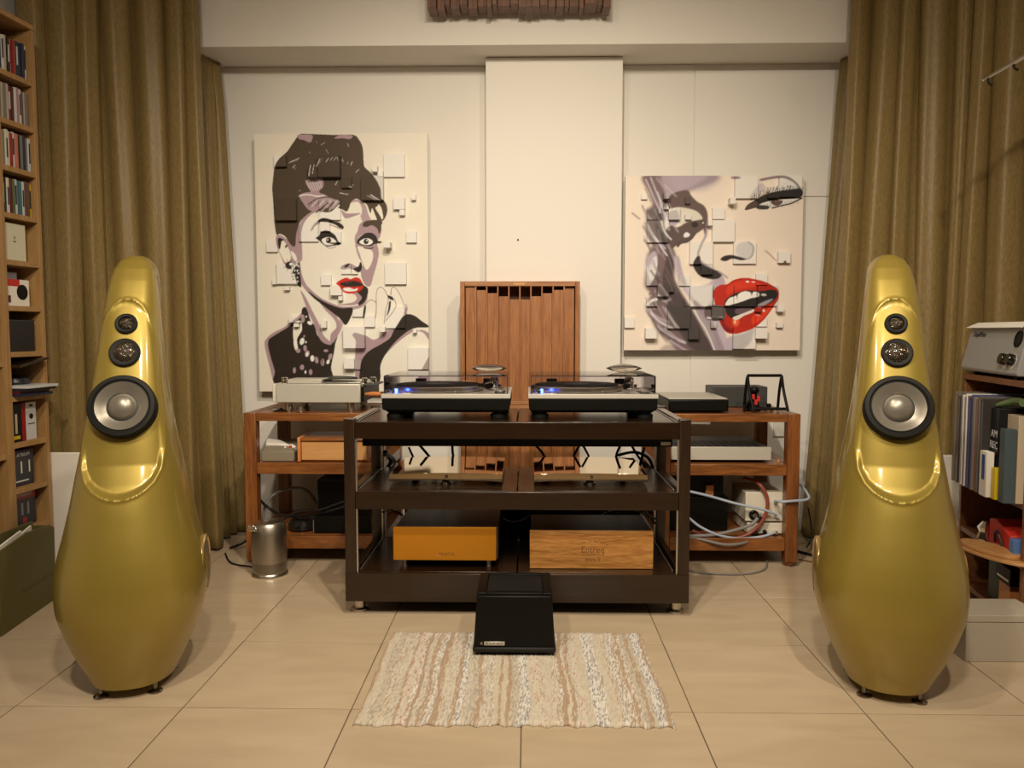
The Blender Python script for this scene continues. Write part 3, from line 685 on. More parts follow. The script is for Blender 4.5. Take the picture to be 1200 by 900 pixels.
cable('grey cable arching up behind the kettle in the left walnut rack', [P3(308, 612, 3.30), P3(310, 596, 3.30), P3(318, 582, 3.31), P3(330, 575, 3.33), P3(346, 572, 3.36), P3(360, 575, 3.4), P3(372, 590, 3.52)], .0065, M['greyc'])
cable('black cable looping low across the left walnut rack', [P3(302, 583, 3.3), P3(312, 593, 3.28), P3(326, 602, 3.27), P3(345, 605, 3.27), P3(370, 603, 3.26), P3(395, 596, 3.25), P3(412, 590, 3.25)], .006, M['gloss'])
cable('shiny black cable lying over the amplifier in the left walnut rack', [P3(330, 610, 3.25), P3(350, 600, 3.24), P3(372, 598, 3.235), P3(390, 592, 3.235), P3(412, 584, 3.235)], .0045, M['gloss'])
# kettle
M['kettle'] = mat('warm_brushed_steel', (.46, .42, .36), .36, 1, bump=.05, bscale=80)
r = thing('kettle', 'brushed steel kettle with a spout standing on the floor by the left walnut rack', 'kettle', (-1.018, 3.05, 0))
k = P3(314, 677, 3.02); kx, ky = -1.018, 3.05
MB().lathe([(.068, 0), (.071, .004), (.070, .010), (.067, .014)], (kx, ky, 0), 48).build('base', M['steel'], r)
MB().lathe([(.066, .0145), (.066, .06), (.069, .10), (.0675, .16), (.0635, .198), (.058, .207), (.057, .209)], (kx, ky, 0), 48).build('body', M['kettle'], r)
MB().lathe([(.0562, .207), (.052, .2115), (.030, .2145), (.010, .2165), (.001, .217)], (kx, ky, 0), 48).build('lid', M['steel'], r)
MB().prism([(kx - .062, .186), (kx - .030, .186), (kx - .036, .209), (kx - .066, .212)], ky - .062, ky - .030).build('spout', M['chromes'], r, .004)
mk = MB()
mk.lathe([(.0663, .018), (.0664, .055)], (kx, ky, 0), 48); mk.build('lower_band', M['dsteel'], r)
cable('thin black cord on the floor left of the kettle', [(-1.30, 3.32, .004), (-1.22, 3.18, .004), (-1.12, 3.13, .004), (-1.06, 3.08, .004)], .0035, M['rubber'])
cable('black cord at the foot of the left curtain', [(-1.31, 3.40, .006), (-1.25, 3.40, .03), (-1.20, 3.45, .08), (-1.19, 3.5, .14)], .005, M['rubber'])

# ================================================================ RIGHT WALNUT RACK
a = P3(784, 483, 3.20); b = P3(855, 466, 3.20)
r = thing('slim_player', 'slim black player with a pale top plate, on top of the right walnut rack', 'player', (.7, 3.3, ZT))
bx('case', M['black'], r, .575, b[0], 3.21, 3.55, ZT + .006, .682, .006); bx('top_plate', M['silver'], r, .577, b[0] - .004, 3.218, 3.545, .6825, .687, .001)
for fx in (.60, b[0] - .03):
    for fy in (3.24, 3.52): MB().cyl((fx, fy, ZT), .012, .008, 16).build('foot', M['rubber'], r)
a = P3(837, 478, 3.42); b = P3(903, 454, 3.42)
r = tag(bx('dark_box', M['dgrey'], None, a[0], b[0], 3.46, 3.60, ZT + .0005, b[2], .003), 'dark grey oblong box at the back of the right walnut rack top', 'box')
# folding stand frame
r = thing('folding_stand', 'black open metal frame stand on the top right corner of the right walnut rack', 'stand', (.98, 3.25, ZT))
tl = P3(876, 440, 3.26); tr = P3(916, 440, 3.26); zt = tl[2]
t = MB(); t.tube([(tl[0], 3.26, zt), (tr[0], 3.26, zt)], .0065, 10, 1); t.build('crossbar', M['black'], r)
for xx, s in ((tl[0], 1), (tr[0], 1)):
    MB().tube([(xx, 3.26, zt), (xx + .006, 3.25, zt - .06), (xx + .018, 3.225, ZT + .006)], .0058, 10, 6).build('front_leg', M['black'], r)
    MB().tube([(xx, 3.265, zt - .01), (xx + .001, 3.29, zt - .07), (xx + .004, 3.315, ZT + .006)], .0058, 10, 6).build('rear_leg', M['black'], r)
MB().tube([(tl[0] + .018, 3.228, ZT + .016), (tr[0] + .018, 3.228, ZT + .016)], .006, 8, 1).build('lower_bar', M['black'], r)
# little tripod head and arm lifter
c = P3(883, 470, 3.30)
r = thing('mini_tripod', 'small black tripod head with red straps inside the folding stand', 'tripod', (c[0], 3.30, ZT))
MB().lathe([(.030, 0), (.026, .02), (.016, .05), (.013, .07)], (c[0], 3.30, ZT + .0005), 20).build('base', M['black'], r)
MB().lathe([(.010, 0), (.019, .008), (.021, .018), (.015, .030), (.006, .034)], (c[0] + .002, 3.30, ZT + .0705), 20).build('head', M['black'], r)
for dz, dx in ((.062, -.010), (.040, .002), (.055, .012)): bx('strap', M['red'], r, c[0] + dx - .006, c[0] + dx + .006, 3.268, 3.2745, ZT + dz - .012, ZT + dz + .010, .001)
MB().tube([(c[0] - .02, 3.29, ZT + .04), (c[0] - .045, 3.27, ZT + .015), (c[0] - .05, 3.25, ZT + .005)], .006, 8, 5).build('leg', M['black'], r)
c = P3(900, 480, 3.30)
r = thing('metal_weight', 'small domed metal weight with a black knob, inside the folding stand', 'weight', (c[0], 3.29, ZT))
MB().lathe([(.019, 0), (.020, .006), (.017, .012), (.010, .015)], (c[0], 3.29, ZT + .0005), 28).build('base', M['steel'], r); MB().lathe([(.009, 0), (.010, .012), (.007, .016)], (c[0], 3.29, ZT + .016), 20).build('knob', M['black'], r)
# silver component on the middle level
a = P3(806, 541, 3.22); b = P3(904, 524, 3.22)
r = thing('silver_component', 'wide silver fronted component on the middle level of the right walnut rack', 'amplifier', (.8, 3.3, ZM))
bx('front_panel', M['silver'], r, .59, b[0], 3.22, 3.23, ZM + .012, b[2], .0015); bx('case', M['dgrey'], r, .594, b[0] - .004, 3.2305, 3.56, ZM + .010, b[2] - .002, .002)
for k in range(11): bx('vent', M['black'], r, .62 + k * .032, .642 + k * .032, 3.26, 3.42, b[2] - .0019, b[2] - .001, 0)
for fx in (.63, b[0] - .04):
    for fy in (3.26, 3.52): MB().cyl((fx, fy, ZM), .014, .0095, 16).build('foot', M['rubber'], r)
# small brass cylinder
c = P3(914, 545, 3.22); tag(MB().cyl((c[0], 3.24, ZM), .006, .010, 16).build('brass_plug', M['orange'], None), 'tiny orange plug on the middle shelf of the right walnut rack beside the post', 'plug')
# lower level
r = thing('black_power_unit', 'large black unit filling the left of the lowest level of the right walnut rack', 'amplifier', (.72, 3.3, ZL))
a = P3(868, 560, 3.30)
bx('case', M['black'], r, .585, .845, 3.30, 3.58, ZL + .0005, .262, .003); bx('upper_case', M['rubber'], r, .59, .83, 3.32, 3.56, .2625, .355, .003)
a = P3(829, 597, 3.26); b = P3(842, 582, 3.26)
for i, (dz, lab) in enumerate(((0, 'small orange wood block, lower of the two in front of the black unit'), (.0255, 'small orange wood block, upper of the two in front of the black unit'))):
    z = .2625 + dz; tag(bx('wood_block', M['orange'], None, a[0] + .001 * i, a[0] + .036, 3.302, 3.318, z, z + .025, .004), lab, 'block', 'orange wood blocks')
def unit(label, x0, x1, y0, z0, z1):
    r = thing('white_supply_unit', label, 'power supply', (x0, y0, z0)); bx('case', M['cream'], r, x0, x1, y0, y0 + .22, z0, z1, .003); return r
c0 = P3(874, 577, 3.24); c1 = P3(918, 611, 3.24); c2 = P3(876, 613, 3.24); c3 = P3(918, 632, 3.24)
u1 = unit('cream metal supply unit with cable sockets, upper of the two in the right walnut rack', c0[0], c1[0] - .001, 3.24, c1[2], c0[2])
u2 = unit('cream metal supply unit, lower of the two in the right walnut rack', c2[0], c3[0] - .001, 3.24, ZL + .004, c2[2])
def sock(par, px, py, R, m, L=.016):
    c = P3(px, py, 3.24); return MB().lathe([(R, 0), (R, L * .6), (R * .75, L)], (c[0], 3.2395, c[2]), 20, (0, -1, 0)).build('socket', m, par)
s_ = sock(u1, 883, 603, .020, M['gloss'], .01); MB().cyl((P3(883, 603, 3.24)[0], 3.2295, P3(883, 603, 3.24)[2]), .010, .012, 16, (0, -1, 0)).build('pin', M['chromes'], s_)
sock(u1, 908, 587, .008, M['chromes'], .02); sock(u1, 910, 604, .008, M['blue'], .02); sock(u1, 889, 606, .012, M['gloss'], .03)
sock(u2, 896, 623, .009, M['gloss'], .01); sock(u2, 908, 623, .010, M['chromes'], .02); sock(u2, 884, 624, .013, M['gloss'], .02)
Yc = 3.19
cable('thick red brown cable curving down in the right walnut rack', [P3(872, 560, 3.30), P3(888, 566, 3.235), P3(898, 580, 3.215), P3(899, 596, 3.21), P3(893, 611, 3.205), P3(880, 624, 3.205), P3(864, 630, 3.205), P3(840, 630, 3.205), P3(812, 622, 3.24)], .0075, M['redc'])
cable('pale blue cable crossing high in the right walnut rack', [P3(804, 575, 3.205), P3(830, 581, 3.20), P3(862, 590, 3.20), P3(890, 596, 3.20), P3(905, 601, 3.21), P3(910, 604, 3.225)], .0055, M['blue'])
cable('pale blue cable sagging low in the right walnut rack', [P3(804, 604, 3.21), P3(820, 617, 3.20), P3(842, 627, 3.19), P3(866, 631, 3.195), P3(892, 629, 3.20), P3(908, 624, 3.22)], .0055, M['blue'])
cable('pale blue cable wrapping in front of the right walnut rack post', [P3(908, 587, 3.222), P3(916, 588, 3.172), P3(930, 587, 3.168), P3(943, 586, 3.168), P3(948, 583, 3.18), P3(944, 575, 3.22), P3(938, 568, 3.30)], .0055, M['blue'])
cable('grey cable from the black socket running left in the right walnut rack', [P3(888, 607, 3.20), P3(880, 615, 3.195), P3(862, 621, 3.19), P3(835, 627, 3.195), P3(804, 628, 3.20)], .0075, M['greyc'])
cable('grey cable drooping over the lowest shelf of the right walnut rack', [P3(804, 629, 3.20), P3(825, 633, 3.18), P3(848, 638, 3.165), P3(868, 637, 3.17), P3(884, 632, 3.21)], .006, M['greyc'])
cable('grey cable lying on the floor under the right walnut rack', [(.62, 3.15, .005), (.70, 3.08, .005), (.85, 3.07, .005), (.95, 3.13, .005), (1.0, 3.25, .005)], .004, M['greyc'])
cable('black mains cord on the floor by the right curtain', [(1.16, 3.42, .006), (1.22, 3.33, .006), (1.30, 3.24, .006), (1.36, 3.20, .006)], .006, M['rubber'])
cable('thin dark cord hanging beside the right walnut rack', [P3(947, 595, 3.35), P3(950, 612, 3.36), P3(951, 630, 3.36), P3(945, 642, 3.34)], .003, M['rubber'])
cable('thin brown cord on the floor beyond the right walnut rack', [(1.14, 3.28, .004), (1.22, 3.22, .004), (1.31, 3.17, .004)], .003, M['ink_brown'])
r = thing('dark_filler_box', 'added long black box darkening the gap behind the dark rack', 'filler box', (-.03, 3.26, 0))  # black box added to keep the space behind the lower boxes dark
bx('case', M['black'], r, -.50, .46, 3.17, 3.36, .012, .33, .004)
for fx in (-.45, .41):
    for fy in (3.20, 3.33): MB().cyl((fx, fy, 0), .015, .012, 16).build('foot', M['rubber'], r)
for k in range(6): bx('socket', M['dgrey'], r, -.42 + k * .15, -.37 + k * .15, 3.166, 3.1695, .22, .27, .001)  # socket plates are only detail on the added box
# cables behind the dark rack
for i, (pts, rad) in enumerate([
    ([P3(479, 524, 3.12), P3(483, 533, 3.12), P3(492, 552, 3.13), P3(500, 575, 3.13)], .0045),
    ([P3(492, 522, 3.12), P3(503, 535, 3.12), P3(515, 552, 3.13), P3(522, 580, 3.13)], .0055),
    ([P3(530, 520, 3.12), P3(531, 534, 3.12), P3(536, 552, 3.13), P3(540, 585, 3.13)], .005),
    ([P3(628, 522, 3.12), P3(638, 535, 3.12), P3(645, 560, 3.13)], .005),
    ([P3(680, 520, 3.12), P3(672, 535, 3.12), P3(660, 560, 3.13)], .005),
    ([P3(682, 520, 3.12), P3(690, 535, 3.12), P3(698, 560, 3.13)], .0045),
    ([P3(728, 520, 3.12), P3(722, 535, 3.12), P3(722, 560, 3.13), P3(730, 590, 3.13)], .005),
    ([P3(722, 534, 3.13), P3(740, 530, 3.15), P3(752, 532, 3.15), P3(762, 540, 3.15), P3(768, 560, 3.15)], .006),
    ([P3(739, 520, 3.14), P3(746, 532, 3.14), P3(756, 548, 3.15), P3(762, 570, 3.15)], .005),
    ([P3(755, 524, 3.10), P3(750, 545, 3.10), P3(744, 565, 3.10)], .0055)]):
    sides = ['first', 'second', 'third', 'first', 'second', 'third', 'fourth', 'fifth', 'sixth', 'seventh']
    cable('black cable behind the %s polished amplifier, %s from its left' % ('left' if i < 3 else 'right', sides[i]), pts, rad, M['black'], 'cable', 'black cables behind the dark rack')
for i, (pts, rad, m) in enumerate([
    ([P3(450, 528, 3.13), P3(458, 540, 3.13), P3(452, 552, 3.13), P3(460, 556, 3.01), P3(470, 554, 2.98)], .008, M['black']),
    ([P3(446, 532, 3.13), P3(456, 534, 3.13), P3(464, 545, 3.13), P3(462, 553, 3.0)], .010, M['greyc'])]):
    cable(['black cable bunch at the rear left corner of the dark rack', 'grey cable bunch at the rear left corner of the dark rack'][i], pts, rad, m)
for i, (pts, rad) in enumerate([
    ([P3(588, 607, 3.0), P3(598, 612, 3.0), P3(612, 610, 3.0), P3(622, 604, 3.0)], .004),
    ([P3(705, 604, 2.98), P3(725, 598, 2.98), P3(748, 600, 2.98), P3(768, 608, 2.99)], .005),
    ([P3(735, 597, 2.99), P3(757, 600, 2.99), P3(768, 614, 3.0)], .004),
    ([P3(448, 600, 3.0), P3(460, 598, 2.99), P3(472, 604, 3.0)], .004)]):
    cable(['thin black cable between the two lower boxes of the dark rack', 'black cable arching over the oak fronted box', 'thin black cable at the right rear of the oak fronted box', 'thin black cable at the left rear of the gold fronted box'][i], pts, rad, M['gloss'])
# ================================================================ LEFT SIDE: BOOKCASE
def place(o, L, rz): o.location = L; o.rotation_euler = (0, 0, rz); return o
BL = (-1.776, 2.884, 0); BR = math.radians(-4.5)
bk = thing('bookcase', 'tall narrow light wood bookcase full of disc cases at the far left', 'bookcase', BL, BR, local=True)
for y0 in (-.018, -.2, -.218, -.40): bx('side_panel', M['pine'], bk, -.168, 0, y0, y0 + .0175, 0, 2.035, .001)
bx('top_panel', M['pine'], bk, -.168, .002, -.40, 0, 2.0355, 2.053, .001)
bx('back_panel', M['pine'], bk, -.172, -.1685, -.40, 0, 0, 2.03, 0)
SH = [1.853, 1.689, 1.530, 1.369, 1.207, 1.048, .887, .731, .567, .405, .259, .09]
for z in SH:
    bx('shelf', M['pine'], bk, -.167, -.002, -.1825, -.0185, z - .018, z, .0008)
    if z in SH[4::2]: bx('shelf', M['pine'], bk, -.167, -.002, -.3815, -.2185, z - .05, z - .032, .0008)
CC = dict(dark=(40, 38, 44), grey=(120, 112, 105), white=(205, 196, 180), beige=(190, 165, 130), navy=(38, 42, 60), brown=(100, 66, 48), maroon=(90, 26, 30), pink=(170, 120, 115),
          red=(150, 28, 22), cream=(215, 200, 160), orange=(190, 110, 80), teal=(70, 105, 100), yellow=(215, 175, 20), black=(22, 20, 20), green=(90, 105, 60))
for k, v in CC.items(): M['cd_' + k] = mat('card_' + k, lin(v), .35)
ROW = [(1.853, 'top', ['dark', 'grey', 'dark', 'white', 'beige', 'black', 'white', 'red', 'beige', 'navy', 'dark', 'navy', 'white']),
       (1.689, 'second', ['white', 'grey', 'beige', 'grey', 'beige', 'maroon', 'maroon', 'white', 'pink', 'white', 'brown', 'beige', 'grey']),
       (1.530, 'third', ['grey', 'beige', 'grey', 'cream', 'cream', 'red', 'white', 'orange', 'black', 'grey', 'dark', 'grey', 'white']),
       (1.369, 'fourth', ['navy', 'navy', 'dark', 'cream', 'maroon', 'green', 'white', 'teal', 'teal', 'white', 'brown', 'brown', 'yellow'])]
ordn = ['nearest to the camera', 'second from the near end', 'third from the near end', 'fourth from the near end', 'fifth from the near end', 'sixth from the near end', 'seventh, in the middle', 'sixth from the far end',
        'fifth from the far end', 'fourth from the far end', 'third from the far end', 'second from the far end', 'farthest, by the curtain']
rnd = random.Random(2)
for z, nm, cols in ROW:
    y = -.180
    for i, c in enumerate(cols):
        wd = .0122; h = .1235 + rnd.uniform(-.004, .003); s = rnd.uniform(0, .008)
        o = MB().box(-.155, -.014 - s, y, y + wd - .0012, z + .0005, z + h).build('disc_case', M['cd_' + c], None, .0008); place(o, BL, BR)
        o['_local'] = 1
        lb = MB().box(-.0139 - s, -.0135 - s, y + .002, y + wd - .0035, z + .03 + rnd.uniform(0, .02), z + .09 + rnd.uniform(0, .02)).build('spine_label', M['cd_' + ('white' if c in ('dark', 'navy', 'black', 'maroon') and i % 4 == 1 else 'dark' if c in ('white', 'cream', 'beige', 'yellow') and i % 3 == 0 else c)], o)
        tag(o, '%s disc case, %s, %s shelf of the tall bookcase' % (c if c != 'dark' else 'charcoal', ordn[i], nm), 'disc case', 'disc cases on the %s shelf' % nm); y += wd
def bl(name, m, par, *b, bevel=.001, label=None, cat=None):
    o = MB().box(*b).build(name, m, par, bevel)
    if par is None: place(o, BL, BR); o['_local'] = 1; tag(o, label, cat)
    return o
b1 = bl('card_box', M['cd_beige2'] if 'cd_beige2' in M else M['cd_cream'], None, -.12, -.02, -.170, -.060, 1.2075, 1.337, label='plain cream box with a tiny dark mark, on the fifth shelf of the tall bookcase', cat='box')
text('mark', 'A', .014, M['ink'], b1, (-.0195, -.115, 1.283), (PI / 2, 0, PI / 2), .0002); bl('mark_line', M['ink'], b1, -.0199, -.0192, -.122, -.108, 1.273, 1.276, bevel=0)
b2 = bl('product_box', M['paper'], None, -.13, -.02, -.168, -.052, 1.0485, 1.142, label='white and red box with a black oval, on the sixth shelf of the tall bookcase', cat='box')
bl('red_band', M['red'], b2, -.0199, -.0192, -.168, -.100, 1.118, 1.142, bevel=0); bl('picture_patch', M['cd_maroon'], b2, -.0199, -.0192, -.166, -.145, 1.06, 1.085, bevel=0)
MB().lathe([(.027, 0), (.027, .0012), (.002, .0012)], (-.0199, -.088, 1.098), 32, (1, 0, 0)).build('black_oval', M['black'], b2)
b3 = bl('clear_case', M['cd_grey'], None, -.15, -.04, -.166, -.085, 1.1425, 1.168, label='small grey case lying on top of the white and red box', cat='case')
b4 = bl('dark_box', M['cd_black'], None, -.14, -.015, -.172, -.040, .8875, 1.000, label='dark brown framed box on the seventh shelf of the tall bookcase', cat='box')
bl('lid', M['cd_dark'], b4, -.14, -.013, -.172, -.040, .992, 1.0, bevel=.001)
o = MB().prism([(-.180, .832), (-.028, .858), (-.030, .866), (-.180, .842)], -.14, .03, 'x').build('tilted_board', M['wenge'], None, .001); place(o, BL, BR); tag(o, 'dark wooden board leaning tilted on the eighth shelf of the tall bookcase', 'board')
for i, (z, m, a, lab) in enumerate(((.7315, 'navy', .035, 'navy blue magazine, lowest of the flat stack sticking out of the tall bookcase'), (.741, 'maroon', .02, 'maroon magazine in the flat stack, above the navy one'), (.7505, 'dark', .045, 'dark magazine in the flat stack, third from the bottom'), (.760, 'white', .055, 'white edged magazine on top of the flat stack sticking out of the tall bookcase'))):
    mg = MB().box(-.15, a, -.176, -.022 + i * .001, z, z + .009).build('magazine', M['cd_' + m], None, .0005); place(mg, BL, BR); mg['_local'] = 1; tag(mg, lab, 'magazine', 'magazines lying in the tall bookcase')
    MB().box(-.149, a - .001, -.175, -.023, z + .0015, z + .0075).build('pages', M['paper'], mg)
o = MB().lathe([(.04, 0), (.05, .008), (.045, .022), (.02, .032), (.003, .034)], (-.06, -.09, .7695), 24).build('dark_pouch', M['cd_dark'], None); place(o, BL, BR); tag(o, 'dark rounded pouch lying under the tilted board in the tall bookcase', 'pouch')
for y0, y1, m, h, lab in ((-.172, -.118, 'black', .135, 'thick black book with a gold band, ninth shelf of the tall bookcase'), (-.117, -.098, 'red', .137, 'red spined book between the black and the white one in the tall bookcase'), (-.097, -.045, 'white', .136, 'thick white spined book with a dark emblem, ninth shelf of the tall bookcase')):
    z = .5675; o = MB().box(-.14, -.018, y0, y1, z, z + h).build('book', M['cd_' + m], None, .001); place(o, BL, BR); o['_local'] = 1; tag(o, lab, 'book', 'books on the ninth shelf')
    if m == 'black':
        MB().box(-.0178, -.0172, y0 + .02, y0 + .03, z + .03, z + .10).build('pale_figure', M['cd_beige'], o); MB().box(-.0178, -.0172, y0 + .01, y0 + .042, z + .01, z + .022).build('gold_band', M['cd_yellow'], o)
    if m == 'white':
        MB().lathe([(.010, 0), (.010, .0006)], (-.0178, -.071, z + .085), 20, (1, 0, 0)).build('emblem', M['cd_black'], o); MB().box(-.0178, -.0172, -.088, -.054, z + .057, z + .060).build('line', M['cd_black'], o)
        MB().box(-.0178, -.0172, -.080, -.062, z + .120, z + .128).build('mark', M['cd_black'], o)
for z, top, lab in ((.4055, 0, 'dark faced book with pale upright shapes, tenth shelf of the tall bookcase'), (.2595, 1, 'dark faced book with a red top band, eleventh shelf of the tall bookcase')):
    o = MB().box(-.10, -.03, -.172, -.052, z, z + .128).build('book', M['cd_dark'], None, .001); place(o, BL, BR); o['_local'] = 1; tag(o, lab, 'book')
    if top:
        MB().box(-.0299, -.0292, -.171, -.053, z + .097, z + .127).build('red_band', M['cd_red'], o); MB().box(-.0299, -.0292, -.12, -.10, z + .01, z + .03).build('red_emblem', M['cd_red'], o)
        for k in range(3): MB().box(-.0299, -.0292, -.155 + k * .03, -.145 + k * .03, z + .04, z + .085).build('pale_figure', M['cd_grey'], o)
        text('title', 'REFERENCE', .016, M['cd_white'], o, (-.029, -.112, z + .107), (PI / 2, 0, PI / 2), .0002)
    else:
        for k in range(3): MB().box(-.0299, -.0292, -.158 + k * .04, -.152 + k * .04, z + .045, z + .088).build('pale_figure', M['cd_cream'], o)
        text('title', 'ATRIUM', .018, M['cd_white'], o, (-.029, -.105, z + .106), (PI / 2, 0, PI / 2), .0002); MB().box(-.0299, -.0292, -.145, -.08, z + .015, z + .020).build('line', M['cd_white'], o)
bb = MB().box(-.15, -.03, -.36, -.26, 2.0535, 2.10).build('small_box', M['cd_brown'], None, .006); place(bb, BL, BR); tag(bb, 'small brown box on top of the tall bookcase', 'box')
# green bag with papers, black panel
a = (-1.656, 2.424); b = (-1.693, 2.744); ang = math.atan2(-(b[0] - a[0]), b[1] - a[1])
gb = thing('green_bag', 'olive green upright bag full of papers on the floor at the far left', 'bag', (a[0], a[1], 0), ang, local=True)
M['bag'] = mat('olive_card', (.115, .10, .028), .55, noise=.12, nscale=8, bump=.3, bscale=14)
MB().prism([(-.03, 0), (.325, 0), (.335, .26), (.30, .275), (.15, .288), (-.03, .27)], -.006, 0, 'x').build('front_side', M['bag'], gb, .002)
MB().prism([(-.03, 0), (.325, 0), (.33, .285), (-.03, .30)], -.075, -.069, 'x').build('back_side', M['bag'], gb, .002)
bx('end_side', M['bag'], gb, -.0685, -.0065, .318, .324, 0, .27, .001); bx('bottom', M['bag'], gb, -.068, -.007, -.03, .317, 0, .005, 0)
bx('fold', M['bag'], gb, .0003, .002, .10, .32, .10, .103, 0)
for i, (y0, y1, h, lab) in enumerate(((.02, .16, .292, 'white papers standing in the near end of the olive green bag'), (.14, .25, .287, 'cream envelope standing in the far end of the olive green bag'))):
    o = MB().prism([(y0, .006), (y1, .006), (y1, h), (y0, h - .02)], -.030 - i * .012, -.024 - i * .012, 'x').build('papers', M['paper'], None, 0); place(o, (a[0], a[1], 0), ang); tag(o, lab, 'paper')
bp = thing('black_case', 'tall thin black case standing at the very left edge, in front of the olive bag', 'case', (-1.68, 2.2, 0))
bx('body', M['black'], bp, -1.76, -1.648, 2.0, 2.355, 0, .43, .004); bx('pale_edge', M['cd_green'], bp, -1.66, -1.65, 2.33, 2.352, .4305, .455, .001)
wl = thing('foam_board', 'white plastic wrapped board standing between the tall bookcase and the left speaker', 'panel', (-1.70, 3.0, 0))
MB().box(-1.85, -1.60, 2.906, 2.916, 0, .505).build('sheet', M['paper'], wl, .004); MB().tube([(-1.70, 2.885, .12), (-1.68, 2.88, .20), (-1.655, 2.885, .25), (-1.63, 2.89, .20)], [.02, .028, .02, .01], 14, 6).build('wrapping', M['white'], wl)
wr = bx('white_board', M['paper'], None, 1.46, 1.66, 3.02, 3.05, 0, .485, .004); tag(wr, 'white board standing behind the right speaker beside the record shelf', 'board')

# ================================================================ RIGHT SIDE: RECORD SHELF
RL = (1.515, 2.40, 0); RR = math.radians(-9.3)
rs = thing('record_shelf', 'dark brown wooden shelf unit with records at the far right', 'shelf', RL, RR, local=True)
for y0 in (.0, .512): bx('side_panel', M['shelfbrown'], rs, 0, .30, y0, y0 + .018, 0, .786, .001)
for z in (.430, .245, .05): bx('shelf', M['shelfbrown'], rs, .002, .298, .0185, .5115, z - .018, z, .001)
bx('top_board', M['shelfbrown'], rs, -.004, .30, -.004, .534, .7865, .806, .001); bx('back_panel', M['shelfbrown'], rs, .2985, .304, 0, .53, 0, .785, 0)
def rl(name, m, par, *b, bevel=.001, label=None, cat=None, group=None):
    o = MB().box(*b).build(name, m, par, bevel)
    if par is None: place(o, RL, RR); o['_local'] = 1; tag(o, label, cat, group)
    return o
yy = lambda px: max(.0195, .395 - (px - 1118) * .00475)
REC = [(1114, 1118, (118, 98, 72), 'tan'), (1118, 1122.5, (128, 108, 84), 'light brown'), (1123, 1126, (62, 54, 44), 'dark grey'), (1126, 1129.5, (100, 90, 70), 'grey green'), (1130, 1133, (212, 200, 178), 'cream'), (1133, 1136.5, (146, 88, 82), 'dusty pink'),
       (1136.5, 1139, (222, 212, 195), 'white'), (1139, 1142.5, (120, 78, 56), 'rust brown'), (1142.5, 1146, (48, 52, 92), 'dark blue'), (1146, 1150, (70, 74, 112), 'bright blue'), (1150, 1153.5, (132, 116, 94), 'silver grey'), (1153.5, 1159, (144, 102, 84), 'wide mauve'),
       (1159, 1162.5, (98, 88, 78), 'brown grey'), (1162.5, 1166, (62, 54, 44), 'charcoal')]
for i, (p0, p1, c, nm) in enumerate(REC):
    m = mat('sleeve', lin(c), .4, coat=.3); y1, y0 = yy(p0), yy(p1); h = .317 - (.006 * (i % 3))
    o = rl('record', m, None, -.07 + .003 * (i % 2), .24, y0 + .001, y1 - .001, .4305, .4305 + h, label='%s record sleeve on the brown shelf, %s' % (nm, 'farthest left' if i == 0 else 'right of the %s one' % REC[i - 1][3]), cat='record', group='records on the brown shelf')
    rl('plastic_edge', M['cd_grey'], o, -.0712 + .003 * (i % 2), -.0702 + .003 * (i % 2), y0 + .0015, y0 + .0030, .44, .43 + h - .01, bevel=0)
y1, y0 = yy(1168), yy(1180)
o = rl('plastic_bag', M['cd_black'], None, -.045, .10, y0, y1, .4305, .715, label='black plastic bag with white capital letters beside the records', cat='bag')
text('lettering', 'AM', .034, M['cd_white'], o, (-.0455, (y0 + y1) / 2, .622), (PI / 2, 0, -PI / 2), .0003); text('lettering', 'REC', .034, M['cd_white'], o, (-.0455, (y0 + y1) / 2, .586), (PI / 2, 0, -PI / 2), .0003)
rl('blue_square', M['cd_teal'], o, -.0460, -.0452, (y0 + y1) / 2 + .002, (y0 + y1) / 2 + .016, .564, .574, bevel=0); rl('red_square', M['cd_red'], o, -.0460, -.0452, (y0 + y1) / 2 - .014, (y0 + y1) / 2, .564, .574, bevel=0)
y1, y0 = yy(1167), yy(1178.5)
o = rl('booklet', M['paper'], None, -.072, -.050, y0, y1, .4305, .575, label='white booklet with a blue stripe standing in front of the lettered bag', cat='booklet')
rl('blue_stripe', mat('blue_print', lin((40, 80, 140)), .4), o, -.0728, -.0721, y0 + .014, y0 + .036, .485, .565, bevel=0)
y1, y0 = yy(1180.5), yy(1200)
o = rl('paper_folder', M['cd_beige'], None, -.02, .12, y0, y1, .4305, .700, label='beige folder at the right end of the brown shelf', cat='folder')
o = rl('clear_sleeve', mat('smoky_sleeve', lin((72, 80, 76)), .3), None, -.056, -.024, yy(1198), yy(1189), .4305, .660, label='smoky dark plastic sleeve in front of the beige folder', cat='sleeve')
o = rl('yellow_packet', M['cd_yellow'], None, -.060, -.024, yy(1186), yy(1180), .4305, .53, label='small yellow and grey packet beside the white booklet', cat='packet')
o = MB().tube([(-.03, yy(1168), .722), (.0, yy(1180), .738), (-.01, yy(1199), .742)], [.006, .014, .012], 10, 6).build('green_cloth', M['cd_green'], None); place(o, RL, RR); tag(o, 'folded dark green cloth lying on top of the folder and bag on the brown shelf', 'cloth')
